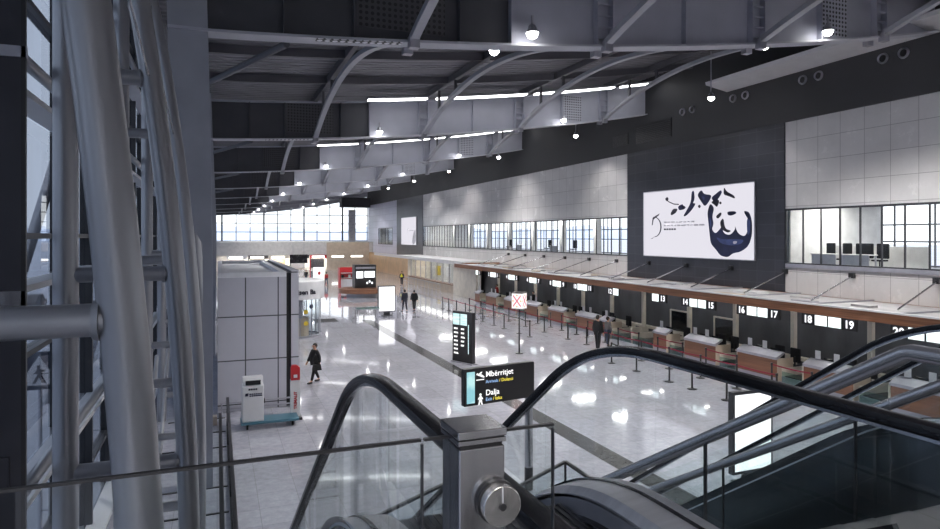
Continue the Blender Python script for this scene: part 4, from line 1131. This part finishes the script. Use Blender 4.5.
# stair between the escalators
t = thing('stair', 'dark stair between the two escalators with thick steel tube handrails', 'stair', (4.2, 6, 0))
TS = .595; Ys = 2.335
for i in range(26):
    z = 4.6-.177*(i+1); y = Ys+.15+.297*i
    if z < .05: break
    MB().box(3.5, 5.0, y, y+.31, z-.04, z).build('tread', mezz_floor, t)
for x in (3.44, 5.04):
    MB().tube([(x, -1.5, 5.58), (x, Ys-.02, 5.58), (x, Ys+.02, 5.57), (x, 9.9, 5.57-TS*(9.9-Ys-.02)), (x, 10.6, .97)], .045, 18).build('handrail', tube_bright, t, smooth=50)
    s = MB().bar((x, Ys, 4.5), (x, 9.95, 4.5-TS*(9.95-Ys)), .04, .3); s.build('stringer', clad_dark, t)
    for y in (3.87, 5.4, 6.9, 8.4):
        zt = 5.57-TS*(y-Ys); MB().box(x-.009, x+.009, y-.011, y+.011, zt-1.05, zt-.03).build('baluster', black_metal, t)
    g = MB(); ya, yb = Ys+.1, 9.8
    g.add([(x+dx, y, 5.57-TS*(y-Ys)-dz) for y in (ya, yb) for dx in (-.005, .005) for dz in (.95, .12)], [(0, 4, 5, 1), (2, 3, 7, 6), (0, 1, 3, 2), (4, 6, 7, 5)])
    g.build('glass_panel', pane_clear, t)

# ------------------------------------------------------------------ gallery railing at the camera
zt = 5.838
t = thing('glass_railing', 'frameless glass gallery railing with dark top edge close to camera', 'railing', (-.2, 1.1, MZ))
for a, b, z0 in ((-1.4, .338, MZ), (.344, .392, MZ), (.482, .606, 5.2)):
    MB().box(a, b, 1.095, 1.103, z0, zt-.0045).build('glass_panel', pane_clear, t)
    MB().box(a, b, 1.0945, 1.1035, zt-.0045, zt).build('edge_strip', black_metal, t)
MB().box(.6045, .6065, 1.0945, 1.1045, 5.2, zt-.01).build('edge_strip', frame_dark, t)
MB().box(.3392, .3428, 1.096, 1.104, MZ, zt-.01).build('joint', frame_dark, t)
t = thing('steel_post', 'square brushed steel post with round lock disc at the railing end', 'post', (.437, 1.095, MZ))
MB().box(.393, .481, 1.05, 1.14, MZ, 5.825).build('shaft', stainless, t, bevel=.003)
MB().box(.397, .477, 1.054, 1.136, 5.825, 5.832).build('neck', black_metal, t)
MB().box(.391, .483, 1.048, 1.142, 5.832, 5.840).build('collar', stainless, t, bevel=.001)
MB().box(.394, .480, 1.051, 1.139, 5.840, 5.8425).build('neck', black_metal, t)
MB().box(.390, .484, 1.047, 1.143, 5.8425, 5.857).build('cap', stainless, t, bevel=.002)
d = MB().tube([(.463, 1.05, 5.728), (.463, 1.02, 5.728)], .036, 40).build('lock_disc', satin_disc, t, smooth=40, bevel=.002)
MB().tube([(.463, 1.02, 5.728), (.463, 1.017, 5.728)], .0065, 16).build('keyhole', black_metal, d)
MB().box(.4622, .4638, 1.0185, 1.0195, 5.735, 5.762).build('slot_line', white_paint, d)
MB().tube([(.463, 1.052, 5.728), (.463, 1.040, 5.728)], .0385, 40).build('disc_seat', black_metal, d, smooth=40)

# ------------------------------------------------------------------ people
def skinmesh(name, verts, edges, rad, mat, parent, sub=2):
    me = bpy.data.meshes.new(name); me.from_pydata(verts, edges, []); me.update()
    o = bpy.data.objects.new(name, me); COL.objects.link(o); o.parent = parent
    mo = o.modifiers.new('skin', 'SKIN'); mo.use_smooth_shade = True
    for i, r in enumerate(rad):
        q = me.skin_vertices[0].data[i]; q.radius = r if isinstance(r, tuple) else (r, r); q.use_root = (i == 0)
    ms = o.modifiers.new('sub', 'SUBSURF'); ms.levels = sub; ms.render_levels = sub
    me.materials.append(mat)
    return o
def person(label, loc, rz, H=1.75, top=cloth_black, legs=cloth_black, stride=0., arms=0., long=False, hairm=hair, bald=False, vest=None, armbend=0.):
    t = thing('person', label, 'person', loc, rz)
    k = H/1.75
    st_ = stride
    def leg(s, sg):
        a = sg*st_
        hip = (s*.095, 0, .92); kn = (s*.10, .46*math.sin(a)+.05*abs(st_), .92-.44*math.cos(a))
        back = max(0, -sg*st_)
        an = (s*.10, kn[1]+.42*math.sin(a-.7*back-.0), kn[2]-.40*math.cos(a-.7*back))
        lift = 0
        toe = (s*.115, an[1]+.17, max(.03, an[2]-.05-.05*back))
        return hip, kn, an, toe
    L, Rr = leg(-1, 1), leg(1, -1)
    low = min(L[2][2], Rr[2][2], L[3][2]+.04, Rr[3][2]+.04)-.08
    def arm(s, sg):
        a = sg*arms
        sh = (s*.19, 0, 1.42); el = (s*.245, .27*math.sin(a), 1.42-.28*math.cos(a)); b2 = a+.25+armbend
        wr = (s*.25, el[1]+.24*math.sin(b2), el[2]-.24*math.cos(b2)); ha = (s*.25, wr[1]+.09*math.sin(b2), wr[2]-.09*math.cos(b2))
        return sh, el, wr, ha
    A, B = arm(-1, -1), arm(1, 1)
    # continuous body
    V = [(0, 0, .95), (0, 0, 1.12), (0, .0, 1.32), (0, 0, 1.45), (0, .01, 1.53), (0, .03, 1.64), (0, .02, 1.70)]
    Rd = [(.15, .11), (.135, .10), (.15, .11), (.09, .075), (.052, .055), (.08, .098), (.06, .075)]
    E = [(i, i+1) for i in range(6)]
    for lg in (L, Rr):
        b = len(V); V += list(lg); Rd += [.085, .06, .042, (.04, .032)]; E += [(0, b), (b, b+1), (b+1, b+2), (b+2, b+3)]
    for ar in (A, B):
        b = len(V); V += list(ar); Rd += [.055, .043, .033, (.022, .042)]; E += [(2, b), (b, b+1), (b+1, b+2), (b+2, b+3)]
    sc_ = lambda VV: [(x*k, y*k, (z-low)*k) for x, y, z in VV]
    sr = lambda RR: [tuple(q*k for q in r) if isinstance(r, tuple) else r*k for r in RR]
    body = skinmesh('body', sc_(V), E, sr(Rd), skin, t)
    # fingers
    f = MB()
    for ar in (A, B):
        h_ = Vector(ar[3]); d_ = (Vector(ar[3])-Vector(ar[2])).normalized()
        for q in range(4): p = h_+Vector((0, (q-1.5)*.018, 0)); f.tube([tuple(sc_([p])[0]), tuple(sc_([p+d_*(.07+.01*(q in (1, 2)))+Vector((0, .01, 0))])[0])], .008*k, 6)
        p = h_-d_*.04; f.tube([tuple(sc_([p+Vector((0, .03, 0))])[0]), tuple(sc_([p+Vector((0, .06, 0))+d_*.05])[0])], .009*k, 6)
    # jacket
    V = [(0, 0, .76 if long else .92), (0, 0, 1.12), (0, 0, 1.33), (0, 0, 1.455)]
    Rd = [(.26, .20), (.25, .19), (.25, .18), (.13, .11)] if long else [(.185, .14), (.17, .135), (.19, .14), (.11, .09)]; E = [(0, 1), (1, 2), (2, 3)]
    for ar in (A, B):
        b = len(V); V += list(ar[:3]); Rd += ([.095, .08, .065] if long else [.075, .062, .05]); E += [(2, b), (b, b+1), (b+1, b+2)]
    skinmesh('jacket', sc_(V), E, sr(Rd), top, t)
    if vest: skinmesh('safety_vest', sc_([(0, 0, .98), (0, 0, 1.15), (0, 0, 1.33), (0, 0, 1.45)]), [(0, 1), (1, 2), (2, 3)], sr([(.20, .16), (.195, .155), (.205, .155), (.12, .1)]), vest, t)
    V = [(0, 0, .95)]; Rd = [(.16, .12)]; E = []
    for lg in (L, Rr):
        b = len(V); q = Vector(lg[1]).lerp(Vector(lg[2]), .95); V += [lg[0], lg[1], tuple(q)]; Rd += [.098, .075, .06]; E += [(0, b), (b, b+1), (b+1, b+2)]
    skinmesh('trousers', sc_(V), E, sr(Rd), legs, t)
    for lg in (L, Rr):
        a_, to = Vector(lg[2]), Vector(lg[3])
        skinmesh('shoe', sc_([a_+Vector((0, -.05, -.045)), to+Vector((0, -.03, 0)), to+Vector((0, .06, -.005))]), [(0, 1), (1, 2)], sr([(.06, .055), (.07, .055), (.058, .04)]), black_metal, t, 1)
    hm_ = MB()
    n = 10
    prof = []
    hm_.sphere((0, -.012*k, (1.665-low)*k), .112*k, 10, .82, 1.0, 1.05)
    # keep the cap: crown and back of the head, clear of the face
    keep = []
    for fc in hm_.f:
        c = sum((Vector(hm_.v[i]) for i in fc), Vector())/len(fc)
        zz = c.z/k+low
        if zz > 1.70 or (c.y < -.01*k and zz > (1.56 if not bald else 1.62)) or (zz > 1.64 and c.y < .05*k): keep.append(fc)
    hm_.f = keep
    hm_.build('hair', hairm, t, world=False, smooth=60)
    for s in (-1, 1): MB().sphere((s*.03*k, .115*k, (1.655-low)*k), .010*k, 6).build('eye', ink, t, world=False)
    f.prism([(-.014*k, 0), (.014*k, 0), (.006*k, .05*k), (-.006*k, .05*k)], (0, .14*k, (1.615-low)*k), (1, 0, 0), (0, 0, 1), .03*k)
    f.box(-.022*k, .022*k, .105*k, .122*k, (1.588-low)*k, (1.594-low)*k)
    for s in (-1, 1): f.sphere((s*.085*k, .01*k, (1.64-low)*k), .026*k, 6, .45, .8, 1.2)
    bpy.context.view_layer.update()
    me = bpy.data.meshes.new_from_object(body.evaluated_get(bpy.context.evaluated_depsgraph_get()))
    n0 = len(me.vertices)
    vs = [tuple(v.co) for v in me.vertices]+f.v; fs = [list(p.vertices) for p in me.polygons]+[[i+n0 for i in q] for q in f.f]
    body.modifiers.clear(); bpy.data.meshes.remove(me)
    me = bpy.data.meshes.new('body'); me.from_pydata(vs, [], fs); me.update(); me.materials.append(skin)
    sharp_edges(me, 60); body.data = me
    return t
person('person in black jacket and trousers walking away beside a companion', (14.3, 50.9, 0), math.radians(10), 1.80, cloth_navy, cloth_navy, .2, .2, True)
person('person in dark padded coat walking just behind the white lit board', (15.2, 51.2, 0), math.radians(-5), 1.74, cloth_black, cloth_black, -.28, -.2, True)
person('person in long black coat standing with back turned at the queue', (19.05, 29.6, 0), math.radians(-70), 1.92, cloth_black, cloth_black, .08, .05, True)
person('person in grey top standing between queue belts facing the desks', (20.35, 30.6, 0), math.radians(-90), 1.66, cloth_grey, cloth_jean, .05, .1)
person('hurrying person in black coat carrying a handbag past the grey kiosk', (3.85, 27.7, 0), math.radians(115), 1.66, cloth_black, cloth_black, .26, .3, True)
person('person in red jacket walking near the red promotional stand', (12.6, 80.6, 0), math.radians(20), 1.72, cloth_red, cloth_jean, .2, .2)
person('person in dark clothes standing before the end shops', (10.9, 86.5, 0), math.radians(160), 1.74, cloth_black, cloth_jean, .1, .1)
person('person in bright yellow safety vest near the ticket office', (21.5, 77.9, 0), math.radians(150), 1.76, cloth_navy, cloth_navy, .1, .1, vest=cloth_yellow)
person('staff person in red top behind the far check-in counter', (24.2, 54.6, 0), math.radians(90), 1.7, cloth_red, cloth_black, 0, .1)
person('staff person in black clothes standing behind counter 5', (24.4, 47.6, 0), math.radians(90), 1.6, cloth_black, cloth_black, 0, .1)
t = thing('handbag', 'black handbag held by the hurrying person', 'bag', (3.88, 27.34, .55))
MB().prism([(-.2, 0), (.2, 0), (.16, .26), (-.16, .26)], (3.88, 27.40, .58), (1, 0, 0), (0, 0, 1), .14).build('bag_body', cloth_black, t, bevel=.03)
MB().tube([(3.76, 27.33, .82), (3.80, 27.33, .98), (3.96, 27.33, .98), (4.0, 27.33, .82)], .012, 6).build('handle', cloth_black, t)
t = thing('paper_bag', 'small white bag hanging at the side of the waiting person', 'bag', (18.78, 29.85, .5))
MB().box(18.66, 18.9, 29.8, 29.9, .5, .82).build('bag_body', white_paint, t)
MB().tube([(18.72, 29.85, .82), (18.75, 29.85, .92), (18.82, 29.85, .92), (18.85, 29.85, .82)], .008, 6).build('handle', white_paint, t)

# ------------------------------------------------------------------ light
w = bpy.data.worlds.new('sky'); sc.world = w; w.use_nodes = True
nt = w.node_tree; nt.nodes.clear()
out = nt.nodes.new('ShaderNodeOutputWorld'); bg = nt.nodes.new('ShaderNodeBackground')
tc = nt.nodes.new('ShaderNodeTexCoord'); sp = nt.nodes.new('ShaderNodeSeparateXYZ'); cr = nt.nodes.new('ShaderNodeValToRGB')
nt.links.new(tc.outputs['Generated'], sp.inputs[0]); nt.links.new(sp.outputs['Z'], cr.inputs[0])
cr.color_ramp.elements[0].color = (.94, .95, 1, 1); cr.color_ramp.elements[0].position = 0.
cr.color_ramp.elements[1].color = (.84, .88, 1, 1); cr.color_ramp.elements[1].position = .7
nt.links.new(cr.outputs[0], bg.inputs[0]); bg.inputs[1].default_value = 1.6
nt.links.new(bg.outputs[0], out.inputs[0])

sc.view_settings.view_transform = 'Standard'; sc.view_settings.look = 'None'
sc.view_settings.exposure = .4; sc.view_settings.gamma = 1; sc.view_settings.use_curve_mapping = False
sc.cycles.transparent_max_bounces = 32; sc.cycles.max_bounces = 8; sc.cycles.diffuse_bounces = 4; sc.cycles.glossy_bounces = 4
sc.cycles.use_denoising = True; sc.cycles.sample_clamp_indirect = 4; sc.cycles.caustics_reflective = False
